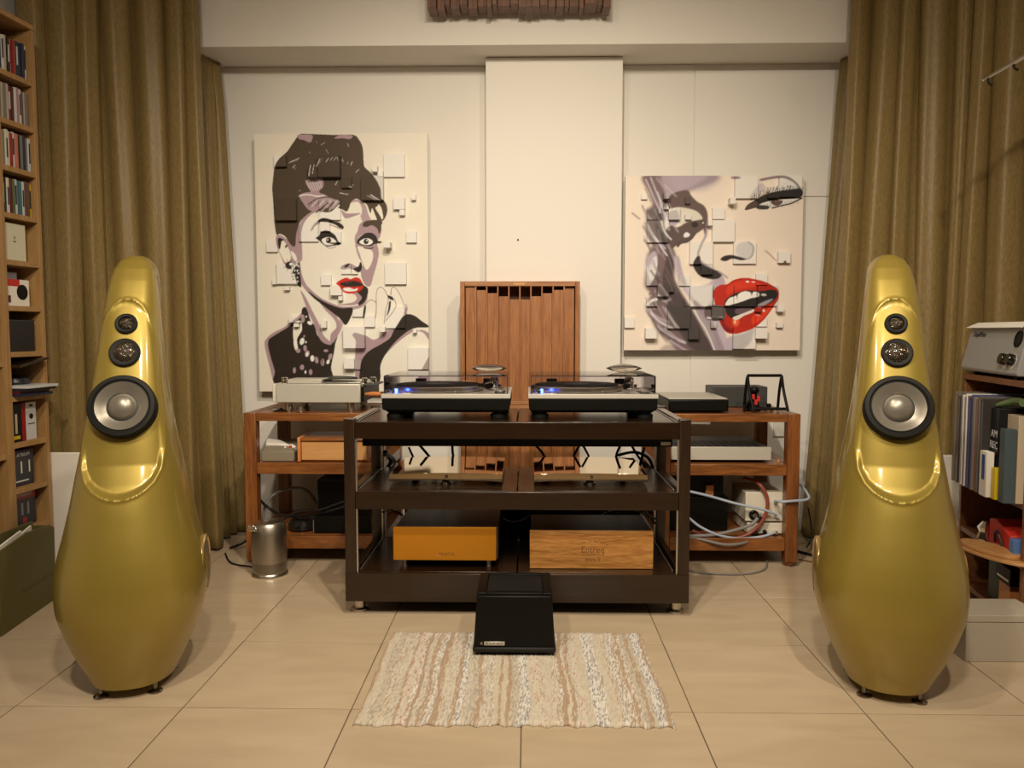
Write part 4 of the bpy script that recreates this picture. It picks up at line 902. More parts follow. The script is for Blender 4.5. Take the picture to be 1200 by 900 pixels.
# things on the middle level
o = MB().lathe([(.02, 0), (.03, .012), (.022, .035), (.028, .05), (.012, .07), (.002, .074)], (.00, yy(1143), .2455), 9).build('foil_packet', M['chromes'], None, smooth=10); place(o, RL, RR); tag(o, 'crumpled silver foil packet on the lower level of the brown shelf', 'packet')
r = thing('red_bag', 'red gift bag lying on the lower level of the brown shelf', 'bag', RL, RR, local=True)
MB().prism([(yy(1183), .2455), (yy(1150), .2455), (yy(1150), .335), (yy(1160), .345), (yy(1184), .315)], -.005, .08, 'x').build('body', M['red'], r, .004)
MB().tube([(-.008, yy(1162), .27), (-.014, yy(1165), .305), (-.014, yy(1170), .308), (-.008, yy(1174), .27)], .004, 8, 6).build('handle', M['cd_dark'], r)
o = MB().lathe([(.018, 0), (.018, .05), (.008, .062), (.009, .078), (.001, .080)], (.09, yy(1178), .2455 + .05), 20).build('small_bottle', M['cd_white'], None); place(o, RL, RR)
o.location.z -= .05 - .0005; tag(o, 'small white bottle behind the red gift bag', 'bottle')
o = rl('blue_card', mat('blue_card', lin((90, 120, 160)), .5), None, -.01, .05, yy(1192), yy(1185), .2455, .31, label='pale blue card box right of the red gift bag', cat='box')
ew = thing('wooden_tray', 'oval pale wooden tray of two layers jutting out of the brown shelf', 'tray', (1.490, 2.505, .2465), math.radians(14), local=True)
E_ = lambda a, b, n=40: [(b * math.cos(2 * PI * i / n), a * math.sin(2 * PI * i / n)) for i in range(n)]
MB().prism(E_(.140, .060), 0, .009, 'z').build('lower_layer', M['lightwood'], ew, .002); MB().prism([(x + .002, y + .02) for x, y in E_(.110, .050)], .0095, .022, 'z').build('upper_layer', M['lightwood'], ew, .002)
o = rl('dark_green_box', M['cd_green2'] if 'cd_green2' in M else mat('bottle_green', (.015, .03, .02), .5), None, .02, .2, yy(1157), yy(1139), .0505, .215, label='dark green box on the bottom level of the brown shelf', cat='box')
r = thing('small_gadget', 'small black and silver gadget hanging low inside the brown shelf', 'gadget', RL, RR, local=True)
rl('body', M['black'], r, .0, .12, yy(1184), yy(1161), .1505, .205); rl('silver_strip', M['alu'], r, -.0015, -.0005, yy(1182), yy(1164), .163, .170, bevel=0)
o = rl('orange_box', M['orange'], None, .01, .12, yy(1179), yy(1162), .0505, .150, label='orange brown box under the small gadget on the bottom level', cat='box')
M['carton'] = mat('white_carton', (.46, .41, .34), .7)  # white card greyed, with the shade it stands in put into the colour
# white carton on the floor
bt = PZ(1131, 775, 0)
r = thing('white_carton', 'white cardboard box on the floor at the right edge, partly behind the right speaker', 'box', (1.35, 2.27, 0))
bx('body', M['carton'], r, 1.274, 1.50, 2.262, 2.405, 0, .118, .002); bx('lid', M['carton'], r, 1.272, 1.502, 2.260, 2.407, .1185, .139, .002)
# desk radio
r = thing('desk_radio', 'grey metal desk radio with two black knobs on top of the brown shelf', 'radio', RL, RR, local=True)
Y0, Y1 = .075, .535
MB().prism([(-.005, .818), (.14, .818), (.15, .825), (.15, .975), (.135, .988), (.04, .988), (.025, .980), (-.010, .828)], Y0, Y1, 'y').build('case', M['radio'] if 'radio' in M else mat('grey_enamel', lin((150, 142, 128)), .38, .3), r, .004)
s = (.085 - .050) / (.980 - .828); ax = Vector((-1, 0, s)).normalized()
def onf(y, z): return Vector((-.010 + (z - .828) * s, y, z))
for y in (.125, .178):
    kb = MB().lathe([(.019, 0), (.019, .016), (.017, .020), (.001, .020)], onf(y, .868), 28, ax).build('knob', M['gloss'], r)
    MB().lathe([(.026, -.001), (.026, .001)], onf(y, .864), 28, ax).build('dial', M['silver'], r)
MB().lathe([(.0275, -.001), (.0275, .003), (.024, .004), (.022, .001), (.001, .001)], onf(.128, .935), 32, ax).build('speaker_grille', M['black'], r)
text('logo', 'DupliMate', .026, M['ink'], r, tuple(onf(.50, .940) + ax * .0006), (PI / 2 - math.atan(s), 0, -PI / 2), .0004, shear=.3, align='LEFT')
for y in (.13, .46): MB().box(.01, .14, y - .01, y + .01, .8065, .8175).build('foot', M['rubber'], r)
o = MB().prism([(.040, .9885), (.155, .9885), (.155, .9905), (.045, .9905), (.004, .972), (.006, .970)], Y0 + .015, Y1 + .004, 'y').build('paper_sheet', M['paper'], None, 0); place(o, RL, RR); o['_local'] = 1; tag(o, 'sheet of white paper lying on the grey desk radio', 'paper')
text('print', 'NOTICE', .022, M['ink'], o, (.10, .28, .9908), (0, 0, -PI / 2), .0002)
# wall arm
A0 = Vector(PY(1152, 94, 2.5)); A1 = Vector(PY(1200, 66, 2.5)); D = A1 - A0; A2 = A0 + D * ((1.998 - A0.x) / D.x)
r = thing('metal_bracket', 'thin metal bracket arm reaching in from the right wall high in front of the curtain', 'arm', tuple(A2))
MB().tube([A0, A0 + D * .3, A1, A2], [.0035, .005, .008, .010], 12, 1).build('rod', M['steel'], r)
MB().lathe([(.03, 0), (.03, .006), (.012, .012)], (1.9985, A2.y, A2.z), 24, (-1, 0, 0)).build('wall_plate', M['steel'], r)
for t in (.12, .75): q = A0 + D * t; MB().tube([q, q + Vector((0, -.005, -.018)), q + Vector((.010, -.01, -.026))], .0035, 8, 4).build('hook', M['black'], r)
# ================================================================ THE TWO WALL PICTURES (flat paint on canvas, raised square blocks)
def proj(X, Y, Z):
    d = np.stack([X, Y, Z - EYE], -1); z = d @ _F; return 600 + FPX * (d @ _R) / z, 450 - FPX * (d @ _U) / z
def cr(pts, n=5):
    P = np.array(pts, float); out = []; m = len(P)
    for i in range(m):
        p0, p1, p2, p3 = P[i - 1], P[i], P[(i + 1) % m], P[(i + 2) % m]
        for k in range(n):
            t = k / n; out.append(.5 * ((2 * p1) + (p2 - p0) * t + (2 * p0 - 5 * p1 + 4 * p2 - p3) * t * t + (3 * p1 - p0 - 3 * p2 + p3) * t ** 3))
    return np.array(out)
class Canvas:
    S = 5; K = 1
    def __init__(s, x0, y0, x1, y1, bg):
        s.x0, s.y0 = x0, y0; s.w = int((x1 - x0) * s.S); s.h = int((y1 - y0) * s.S); s.a = np.ones((s.h, s.w, 3)) * np.array(lin(bg))
    def poly(s, pts, c, smooth=True, alpha=1.0, soft=0):
        P = cr(pts) if smooth else np.array(pts, float); P = (P - [s.x0, s.y0]) * s.S
        soft = soft * s.K if soft > 1 else soft
        x0 = max(int(P[:, 0].min()) - 1 - soft, 0); x1 = min(int(P[:, 0].max()) + 2 + soft, s.w); y0 = max(int(P[:, 1].min()) - 1 - soft, 0); y1 = min(int(P[:, 1].max()) + 2 + soft, s.h)
        if x1 <= x0 or y1 <= y0: return
        X, Y = np.meshgrid(np.arange(x0, x1) + .5, np.arange(y0, y1) + .5); ins = np.zeros(X.shape, bool); j = len(P) - 1
        for i in range(len(P)):
            xi, yi = P[i]; xj, yj = P[j]
            if yi != yj: ins ^= ((yi > Y) != (yj > Y)) & (X < (xj - xi) * (Y - yi) / (yj - yi) + xi)
            j = i
        m = ins.astype(float) * alpha
        if soft:
            for _ in range(2):
                k = np.ones(soft) / soft
                m = np.apply_along_axis(lambda r: np.convolve(r, k, 'same'), 1, m); m = np.apply_along_axis(lambda r: np.convolve(r, k, 'same'), 0, m)
        m = m[..., None]; s.a[y0:y1, x0:x1] = s.a[y0:y1, x0:x1] * (1 - m) + np.array(lin(c)) * m
    def line(s, pts, wd, c, soft=0, alpha=1):
        P = np.array(pts, float)
        if len(P) > 2:
            Q = []
            for i in range(len(P) - 1):
                p0 = P[max(i - 1, 0)]; p1 = P[i]; p2 = P[i + 1]; p3 = P[min(i + 2, len(P) - 1)]
                for k in range(6):
                    t = k / 6; Q.append(.5 * ((2 * p1) + (p2 - p0) * t + (2 * p0 - 5 * p1 + 4 * p2 - p3) * t * t + (3 * p1 - p0 - 3 * p2 + p3) * t ** 3))
            P = np.array(Q + [P[-1]])
        d = np.gradient(P, axis=0); n = np.stack([-d[:, 1], d[:, 0]], 1); n /= np.linalg.norm(n, axis=1)[:, None] + 1e-9
        W = np.full(len(P), wd / 2.0); W[0] *= .45; W[-1] *= .35
        s.poly(np.concatenate([P + n * W[:, None], (P - n * W[:, None])[::-1]]), c, False, alpha, soft)
    def ell(s, x, y, a, b, c, rot=0, soft=0, alpha=1):
        t = np.linspace(0, 2 * PI, 20, endpoint=False); cx, sx = math.cos(rot), math.sin(rot)
        s.poly(np.stack([x + a * np.cos(t) * cx - b * np.sin(t) * sx, y + a * np.cos(t) * sx + b * np.sin(t) * cx], 1), c, False, alpha, soft)
    def sample(s, px, py):
        u = (px - s.x0) * s.S - .5; v = (py - s.y0) * s.S - .5; r = 2; acc = 0
        for dx in (-1.2, 0, 1.2):
            for dy in (-1.2, 0, 1.2):
                acc = acc + s.a[np.clip(np.round(v + dy).astype(int), 0, s.h - 1), np.clip(np.round(u + dx).astype(int), 0, s.w - 1)]
        return acc / 9
BG = (238, 220, 188); HAIR = (80, 62, 43); BLK = (46, 35, 25); MAU = (176, 142, 138); WHT = (246, 238, 222); RED = (205, 42, 26); SKN = (242, 226, 196)
A = Canvas(296, 150, 510, 466, BG)
def P_(s): v = [float(t) for t in s.replace(',', ' ').split()]; return list(zip(v[::2], v[1::2]))
# right pale shoulder, hand, face skin
A.poly(P_('351 262 360 251 372 245 400 244 425 238 446 258 443 290 440 315 434 335 426 350 415 360 400 362 380 353 362 338 352 320 348 290'), SKN)
A.poly(P_('352 338 362 344 378 356 392 372 398 384 388 400 384 404 376 396 366 374 356 352'), SKN)
A.poly(P_('388 400 400 378 412 362 420 350 428 336 440 334 450 334 462 334 470 344 475 356 476 372 462 392 440 405 420 425 416 450 384 450 387 420'), SKN)
A.poly(P_('443 446 446 425 455 412 470 396 486 386 502 384 504 446'), SKN)
# mauve hand shadow and sleeve
A.poly(P_('417 446 416 415 417 400 413 393 416 390 424 392 430 394 438 398 446 394 452 388 466 384 472 372 475 360 477 368 472 382 463 392 450 406 437 412 428 420 425 446'), MAU)
A.poly(P_('441 448 445 426 455 412 470 398 484 388 478 386 462 398 448 416 440 430 436 448'), MAU)
A.poly(P_('488 388 496 390 504 400 504 392 496 387'), MAU); A.poly(P_('490 442 497 428 504 418 504 448 490 448'), MAU)
A.poly(P_('423 448 422 432 425 420 433 411 447 403 457 396 461 388 466 380 472 371 478 368 486 370 494 376 503 383 490 384 482 386 474 391 462 402 452 415 446 428 444 448'), BLK)
# black dress with mauve rim
A.poly(P_('310 404 313 396 320 390 332 384 340 378 348 372 356 366 352 386 330 400 321 418 328 448 322 452 316 430'), MAU)
A.poly(P_('314 405 315 398 320 394 330 388 338 383 344 378 352 372 354 362 358 360 361 366 364 376 369 382 371 390 374 395 380 398 386 402 391 399 396 392 393 403 391 415 388 430 386 450 325 450 322 435 317 418'), BLK)
A.poly(P_('344 380 352 376 354 386 351 392 348 398 349 408 346 410 344 400'), SKN); A.poly(P_('352 370 356 369 357 376 353 378'), MAU)
A.poly(P_('352 340 356 352 361 366 367 378 372 391 377 400 385 404 389 402 380 394 374 380 366 364 358 348'), MAU)
A.poly(P_('372 350 384 360 394 370 399 382 396 392 391 401 387 400 388 391 394 384 392 375 380 362'), MAU)
A.poly(P_('400 361 404 372 400 386 394 396 390 402 394 386 398 374'), MAU, alpha=.8)
for x, y, a, b, c, ro in ((346, 403, 1.8, 3.6, WHT, 0), (349.5, 411, 2.6, 2.6, MAU, 0), (354, 400, 2.6, 4.2, WHT, .3), (357.5, 408, 2, 3.6, MAU, 0), (360, 414.5, 2.8, 4, MAU, .2), (360, 415, 1.6, 2.6, WHT, .2), (366, 420, 2.3, 3.6, WHT, 0), (371, 422, 2.2, 4, MAU, -.2), (378, 424.5, 2.2, 4.4, MAU, 0), (377.6, 424, .5, 4, BLK, 0),
                          (382, 411, 2.8, 1.6, MAU, 0), (387, 418, 2.3, 4, MAU, .3), (384.5, 424, 1.8, 2.8, WHT, .4), (345, 434, 1.8, 3.6, MAU, 0), (354, 430.5, 2.5, 3.2, MAU, 0), (358, 436, 1, 2, WHT, 0), (364, 436, 2, 3.4, MAU, 0), (363, 378.5, 3, 2, WHT, .5), (359, 371, 1, 1, WHT, 0), (356.5, 394, 1.2, 1.2, MAU, 0), (358.5, 401, 1, 1.2, WHT, 0)):
    A.ell(x, y, a, b, c, ro)
# jaw: mauve edge, dark throat
A.poly(P_('351 300 353 318 358 332 366 341 376 349 388 355 400 359 412 359 424 356 430 346 430 352 424 360 412 363 400 363 386 359 372 352 360 342 352 330 349 312'), MAU)
A.poly(P_('361 341 372 349 385 356 400 361 413 361 411 372 405 381 399 374 389 366 376 356 366 348'), BLK)
A.poly(P_('395 357 408 358 420 356 424 350 422 344 415 342 404 343 415 345 418 350 414 354 404 356'), MAU)
A.poly(P_('421 332 426 334 431 338 431 345 427 354 421 358 420 355 424 349 420 344 415 340'), BLK)
# right face mauve
A.poly(P_('422 262 432 258 446 264 446 276 442 284 444 296 442 308 438 322 434 335 428 334 424 326 423 318 425 310 422 304 418 294 416 284 416 277 419 271'), MAU)
A.poly(P_('419 289 426 290 436 294 437 303 433 313 429 316 425 308 422 299'), SKN)
# ear
A.poly(P_('323 280 326 275 333 278 340 284 346 290 352 298 352 308 348 312 341 308 334 310 329 300 325 290'), MAU)
A.poly(P_('328 281 334 284 339 293 341 302 336 308 331 302 327 292'), SKN); A.poly(P_('326 279 333 281 330 283 328 292 326 288'), BLK); A.ell(335.5, 288.5, 1.3, 2.2, (96, 60, 56), .5)
A.poly(P_('341 294 346 298 348 305 345 305 342 300'), SKN)
# hair mass
A.poly(P_('351 263 346 270 345 290 350 298 354 306 354 290 353 275 356 262 364 252 374 246 370 243 358 252'), MAU)
A.poly(P_('352 157 364 157 392 158 414 158 421 164 425 173 426 186 427 195 434 202 441 211 446 222 447 232 452 238 454 246 452 254 448 259 447 250 444 242 440 244 446 254 448 262 444 262 440 253 436 244 434 250 430 240 424 236 417 233 411 238 409 244 406 248 402 246 396 244 391 247 384 250 377 249 370 246 362 250 355 256 350 264 347 276 346 288 342 288 338 283 334 277 328 274 324 275 322 264 321 250 320 235 319 222 320 208 322 195 327 186 336 178 343 168'), HAIR)
A.poly(P_('349 158 365 158 366 163 363 167 356 164 351 163'), MAU); A.poly(P_('392 162 400 158 413 159 410 163 402 162'), MAU)
A.poly(P_('412 236 420 234 428 240 432 252 437 262 430 262 424 258 420 245'), MAU, alpha=.9); A.poly(P_('413 238 420 237 424 244 423 252 416 247'), SKN)
A.poly(P_('443 240 447 244 449 256 446 254'), SKN)
A.poly(P_('400 246 406 250 414 250 423 250 416 253 406 256 402 253'), MAU)
# hair locks
for a, b, wd, c in (((338, 191), (350, 187), 1.8, MAU), ((340, 190), (351, 185), 1.2, WHT), ((343, 197), (346, 193), 1.3, WHT), ((345, 199), (347, 196), 1.2, MAU), ((362, 206), (364, 193), 1.8, WHT), ((366, 204), (368, 193), 1.2, WHT), ((371, 195), (375, 186), 1.8, WHT), ((374, 192), (378, 185), 1.2, MAU), ((382, 190), (385, 185), 1.3, WHT),
                     ((387, 188), (390, 184), 1.1, WHT), ((391, 188), (394, 184), 1.1, WHT), ((396, 188), (395, 184), 1.0, WHT), ((402, 190), (401, 186), .9, WHT), ((411, 194), (413, 189), 1.2, WHT), ((407, 192), (408, 190), .9, WHT), ((417, 202), (421, 198), 1.0, WHT), ((376, 170), (381, 167), 2, MAU), ((382, 175), (385, 180), 2, MAU),
                     ((362, 178), (364, 180), 1.5, MAU), ((370, 165), (372, 168), 1, MAU), ((407, 168), (409, 172), 1, WHT), ((350, 223), (353, 224), 1.5, MAU), ((393, 217), (397, 209), 1.1, WHT), ((411, 220), (414, 216), 1.2, WHT), ((409, 218), (412, 221), 1, WHT), ((398, 226), (408, 228), 1.3, WHT)): A.line([a, b], wd, c)
A.poly(P_('358 212 366 210 377 209 379 218 374 224 376 228 368 226 362 221'), MAU)
A.poly(P_('351 229 362 225 374 226 382 229 390 233 398 236 396 243 388 245 378 243 370 247 362 246 356 239'), MAU)
for i in range(6): A.line([(359 + i * 3, 211 - i * .3), (365 + i * 2.4, 225 - i * .8)], 1.1, WHT)
for i in range(8): A.line([(361 + i * 4.2, 243 - i * .4), (369 + i * 3.8, 233 + i * .3)], 1.3, WHT if i % 2 else HAIR)
A.line([(350, 230), (360, 228), (372, 230), (381, 229)], 1.2, WHT); A.line([(360, 240), (372, 233), (384, 231), (392, 233)], 1.1, HAIR)
for i in range(6): A.line([(365 + i * 5, 250 - i * .6), (374 + i * 4.5, 243 - i * .6), (382 + i * 3.2, 237)], 1.6, HAIR if i % 2 else MAU)
A.line([(376, 249), (388, 249), (398, 240)], 1.6, WHT); A.line([(430, 229), (436, 232), (442, 236)], 1.2, MAU); A.line([(434, 228), (440, 232), (447, 236)], 1.0, WHT)
# brows
A.poly(P_('364 270 367 264 372 259 377 258 374 262 369 265 366 270'), MAU); A.poly(P_('372 260 376 256 384 256 391 259 398 261 403 266 400 269 394 264 386 261 379 260'), BLK); A.line([(386, 263), (394, 266), (402, 269)], 1.3, MAU)
A.poly(P_('425 265 427 260 435 258 444 258 447 263 446 271 444 274 442 268 436 264 430 266'), HAIR)
# left eye
A.poly(P_('370 279 374 276 376 272 382 270 388 272 393 276 396 282 399 285 398 287 391 288 384 289 378 286 374 282'), BLK); A.poly(P_('377 281 383 278 389 279 394 283 392 286 386 287.5 380 286'), WHT); A.ell(385, 281.8, 3.1, 3.4, BLK); A.ell(384, 281, .9, .9, WHT)
A.line([(380, 287), (386, 291), (394, 289)], 1, MAU)
# right eye
A.poly(P_('418 283 423 277 429 273 436 273 441 277 443 282 447 283 446 285 439 286 434 288.5 426 288 420 286'), BLK); A.poly(P_('421 284 426 280 432 279.5 437 283 434 286.5 427 287'), WHT); A.ell(429, 283, 3, 3.2, BLK); A.ell(430, 282, .8, .8, WHT)
A.line([(426, 290), (432, 291.5), (438, 290)], 1.3, BLK); A.line([(419, 279), (425, 275)], .8, WHT)
# nose
A.poly(P_('399 314 403 310 410 308.5 415 311 421 314 424 318 420 319 414 316 408 315 403 316'), MAU); A.poly(P_('403 313 406 310 410 309 407 313'), BLK); A.poly(P_('414 315 420 312 422 307 424 309 424 315 421 319 417 318'), BLK)
A.line([(417, 287), (419, 296), (422, 304)], 1.2, MAU)
# mouth
A.poly(P_('394 332 400 327.5 406 325.5 411 327 416 325 421 326 424 330 426 335 423 340 415 343.5 407 344 401 341 398 336'), RED)
A.poly(P_('398 332.5 405 330 413 329 420 330 426 334 420 335.5 411 336 403 335.5'), BLK); A.line([(405, 331.5), (412, 331)], 1.3, (120, 100, 95)); A.poly(P_('402 338 409 337 415 339 419 337.5 418 340.5 412 341.5 405 341'), WHT)
# earring
for k in range(16):
    a = k * 2 * PI / 16; A.line([(339, 311), (339 + 7 * math.cos(a) * (.75 + .3 * (k % 2)), 311 + 7 * math.sin(a) * (.75 + .3 * (k % 2)))], 1.3, BLK)
A.ell(339, 311, 4.6, 4.4, BLK); A.ell(341, 309.5, 1.8, 1.8, WHT); A.poly(P_('345 314 351 308 352 322 353 336 349 334 346 326 343 318'), BLK)
rr = random.Random(9)
for k in range(34): A.ell(rr.uniform(341, 351), rr.uniform(307, 332), .7, .9, rr.choice((WHT, MAU, BLK, WHT)))
# fingers
TH = (150, 116, 108)
for pts in ('428 366 428 358 433 352 439 353 441 358 440 374', '441 357 441 345 443 338 448 337 453 344 455 352 452 364 450 380', '458 346 459 338 463 337 468 344 472 353 474 362', '452 376 460 366 464 358 462 350'): A.line(P_(pts), .8, TH)
A.poly(P_('454 346 460 348 461 352 456 350'), BLK); A.poly(P_('456 354 458 353 457 363 453 371 455 362'), BLK); A.poly(P_('427 358 429 360 427 372 425 371'), BLK); A.line([(475, 356), (477, 362), (474, 370)], 1.5, MAU)

B = Canvas(726, 198, 946, 418, (240, 215, 184))
B.K = 2
HM = (122, 96, 90); DK = (72, 58, 54); LM = (186, 164, 162); LW = (222, 208, 198)
B.poly(P_('753 205 795 205 840 205 835 214 812 222 795 228 782 240 776 258 778 272 786 290 792 305 790 325 797 340 806 355 815 370 826 390 838 415 800 415 785 402 770 388 762 372 756 358 762 345 755 335 756 318 758 300 764 286 758 275 757 258 757 246 764 240 760 226'), HM, soft=9)
B.poly(P_('775 205 800 205 830 205 815 216 796 226 784 236 778 222'), LM, soft=9, alpha=.8)
B.poly(P_('790 205 845 205 830 222 805 224 792 222'), LM, soft=13, alpha=.6)
B.poly(P_('776 240 782 250 778 262 784 280 792 300 789 322 796 340 806 355 815 370 826 390 836 412 812 410 798 392 786 372 778 350 776 325 780 300 772 280 768 262 770 248'), DK, soft=7, alpha=.85)
B.poly(P_('782 238 785 229 795 224 806 223 810 229 817 236 825 241 829 250 829 262 827 278 824 268 822 255 815 248 803 244 793 243 785 244'), (104, 80, 72), soft=3)
B.poly(P_('792 244 805 244 817 248 823 256 818 260 806 262 797 262 790 256'), (222, 206, 178), soft=3)
B.poly(P_('783 250 792 246 796 254 794 262 784 264'), LM, soft=3)
B.poly(P_('780 270 786 264 794 266 805 260 816 258 826 257 827 265 820 271 810 277 800 282 792 288 785 292 780 284'), (96, 76, 66), soft=3)
B.ell(814, 263, 4, 3.5, (48, 38, 34), soft=2); B.poly(P_('801 275 804 272 808 274 807 277 802 278'), (236, 224, 208), soft=2); B.ell(824, 261, .9, .9, WHT)
B.poly(P_('808 277 816 272 812 279 806 284 798 286 794 290 792 284 800 281'), (88, 68, 62), soft=2)
B.line(P_('775 258 777 268 782 276 787 281'), 1.8, LW, soft=2); B.line(P_('756 209 762 222 768 236 775 250'), 2.2, LM, soft=2); B.line(P_('762 207 768 222 774 238 772 250'), 1.6, LW, soft=2, alpha=.7)
B.line(P_('740 249 745 253 750 257'), 2.2, (178, 146, 132), soft=3); B.line(P_('752 240 757 250 764 258'), 2.5, (176, 150, 142), soft=3)
B.line(P_('758 262 764 274 770 282 780 292'), 3, LM, soft=4); B.line(P_('766 276 775 290 782 300'), 1.6, LW, soft=2)
B.poly(P_('758 335 756 318 759 302 766 294 770 300 768 318 764 330'), LM, soft=4); B.poly(P_('762 330 760 316 764 304 769 300 770 312 766 326'), LW, soft=3)
B.line(P_('757 358 764 352 772 350'), 3, LW, soft=3); B.line(P_('760 345 770 340 782 346'), 2, HM, soft=3)
for i, (s_, c) in enumerate((('758 361 768 370 784 378', LM), ('762 366 772 376 790 386', LW), ('764 374 776 386 800 396', HM), ('770 380 782 392 804 402', LW), ('774 388 788 398 808 408', (110, 88, 92)), ('784 398 796 406 806 412', LM), ('776 358 784 370 796 386', LM), ('770 345 778 352 786 350', LW))): B.line(P_(s_), 2.6, c, soft=4, alpha=.85)
B.poly(P_('768 420 780 404 800 410 800 420'), (120, 98, 104), soft=6, alpha=.5)
for i in range(46):   # hair strands
    t = i / 45; x0_ = 752 + 30 * rr.random(); y0_ = 208 + 180 * t; L_ = rr.uniform(14, 34); dx = 10 + 16 * max(0, t - .55) + rr.uniform(-3, 5); cl = rr.choice((LM, LW, HM, DK, LM, (150, 124, 122)))
    B.line([(x0_ + 14 * max(0, t - .6), y0_), (x0_ + dx * .5 + 14 * max(0, t - .6), y0_ + L_ * (.5 - .12 * t)), (x0_ + dx + 14 * max(0, t - .6), y0_ + L_ * (1 - .5 * max(0, t - .5)))], rr.uniform(1.2, 3.2), cl, soft=3, alpha=rr.uniform(.35, .7))
# cheek, neck
B.poly(P_('790 300 792 320 798 336 808 350 820 366 834 386 844 416 862 416 852 396 846 380 838 362 836 346 842 330 838 322 830 332 812 336 802 326 796 310'), (198, 176, 172), soft=5)
B.poly(P_('800 325 806 338 812 348 824 362 834 350 835 335 830 334 815 336'), (222, 208, 196), soft=5, alpha=.8); B.poly(P_('812 352 822 358 832 372 842 392 850 414 838 414 828 392 818 372'), (150, 126, 130), soft=6, alpha=.8)
B.line(P_('810 358 818 372 828 388 838 412'), 1.8, (226, 210, 196), soft=2); B.poly(P_('792 300 795 320 800 332 804 332 799 316 796 302'), LM, soft=4)
B.poly(P_('838 325 846 322 850 334 848 345 838 350 834 344'), LM, soft=4)
B.poly(P_('850 398 862 392 872 390 884 384 880 400 866 412 852 414'), (190, 168, 168), soft=5)
# nose
B.line(P_('829 262 827 275 821 288 818 298 821 306 832 314 842 319'), 2.6, (170, 150, 150), soft=3)
B.poly(P_('812 309 816 301 820 300 822 308 832 314 842 318 846 321 842 326 832 327 820 323 814 316'), (58, 48, 44), soft=2)
B.ell(873, 293, 11, 10, (206, 188, 184), soft=4); B.line(P_('876 283 882 288 882 297 877 303 868 303'), 1.6, (160, 138, 136), soft=3)
B.poly(P_('844 304 848 300 856 298.5 864 300 874 303.5 868 305 858 303 850 306'), (52, 40, 36), soft=2); B.line(P_('842 318 848 322 853 326'), 2, (170, 150, 150), soft=3)
B.line(P_('896 293 903 299 910 306'), 1.6, (176, 146, 126), soft=3); B.ell(920, 307, 1.8, 1.4, (80, 64, 60)); B.ell(862, 208, 6, 1.6, (140, 108, 116), soft=3)
# eye right
B.line(P_('890 211 905 208 918 207 928 211 935 218 938 226'), 3.0, (130, 108, 112), soft=3); B.poly(P_('908 222 922 212 932 216 934 224 920 226'), LW, soft=4)
B.poly(P_('878 232 890 226 898 222 892 214 884 222'), (186, 166, 168), soft=4, alpha=.7)
B.poly(P_('873 246 876 240 884 235 894 229 902 226 912 224 926 222 938 221 941 226 938 231 926 233 912 234 902 237 892 241 882 244'), (40, 34, 28), soft=1)
B.poly(P_('873 246 877 240 886 236 888 242 880 245'), (88, 66, 56), soft=1)
B.poly(P_('890 240 900 236 912 235 926 233.5 938 231 930 237 915 241 900 243'), (228, 216, 196), soft=1); B.poly(P_('903 236 917 235 914 240 908 241'), (104, 76, 64)); B.line(P_('904 244 916 241 928 238 940 232'), 1.6, (46, 38, 34)); B.poly(P_('887 241 900 241 900 245 888 245'), (58, 50, 46))
for k in range(40):
    x = 880 + k * 1.52; y_ = 232 - 9 * min(1, (x - 880) / 24) - max(0, x - 904) * .05; B.line([(x, y_ + 3), (x + rr.uniform(-.5, 2.5), y_ - rr.uniform(1.5, 5))], 1.5, (40, 34, 28))
for k in range(20):
    x = 886 + k * 2.6; B.line([(x, 240 - (x - 886) * .12), (x + rr.uniform(-1.5, 1), 245 - (x - 886) * .13)], 1.1, (48, 40, 34), alpha=.7)
for k in range(18):
    x = 890 + k * 2.3; B.line([(x, 243 - (x - 890) * .15), (x + rr.uniform(-1, 1.5), 247.5 - (x - 890) * .15)], .6, (110, 84, 76))
# lips
R1 = (186, 40, 22); R2 = (222, 62, 30); R3 = (140, 26, 18)
B.poly(P_('836 345 838 338 844 334 852 333 860 328 872 325.5 884 327 896 330 906 335 912 340 912.5 349 908 357 902 366 894 376 884 384 872 389 860 391.5 851 389 845 381 841 370 838 358'), R1)
B.poly(P_('852 336 862 330 874 328 886 330 892 334 880 337 862 340 852 346'), R2, soft=5, alpha=.7); B.ell(862, 376.5, 4, 6, (236, 96, 50), soft=5); B.ell(861, 377, 1.2, 2.2, (250, 200, 150), soft=2); B.poly(P_('882 370 896 364 904 356 902 364 892 374 882 380'), R2, soft=3)
B.poly(P_('844 366 850 380 860 388 852 389 846 382'), R3, soft=3); B.ell(876, 330, 2, 1, WHT, soft=1); B.ell(883, 330.5, 2.6, .9, (250, 190, 170), soft=1); B.ell(895, 364, 1.6, 1.6, (250, 200, 170), soft=1); B.ell(888, 369, 2.6, .8, (250, 200, 170), .2, soft=1)
B.poly(P_('849 360 850 352 856 347 864 343 876 340.5 890 341 904 339.5 910 341 911 347 906 353 896 358 884 361 870 369 858 373 851 367'), (44, 32, 30))
B.poly(P_('850.5 358 854 350 860 347.5 863 346.5 864 351 865 345 872 341.5 879 342.5 881 346 883 342 889 343 889 347.5 880 349.5 866 354.5'), (238, 228, 206)); B.line([(863, 346), (865, 355)], .6, (120, 100, 90)); B.line([(880, 342), (881, 350)], .6, (150, 130, 118)); B.ell(895, 345.5, 3.2, 1.4, (220, 205, 196), .1)
B.poly(P_('859 372 866 369 876 365 885 362 882 366 872 370 866 374 861 375'), (230, 214, 190)); B.poly(P_('862 362 872 360 882 361 870 367 862 367'), (108, 82, 84), soft=2); B.poly(P_('888 357 898 352 906 350 900 355 890 360'), (168, 148, 156), soft=2)
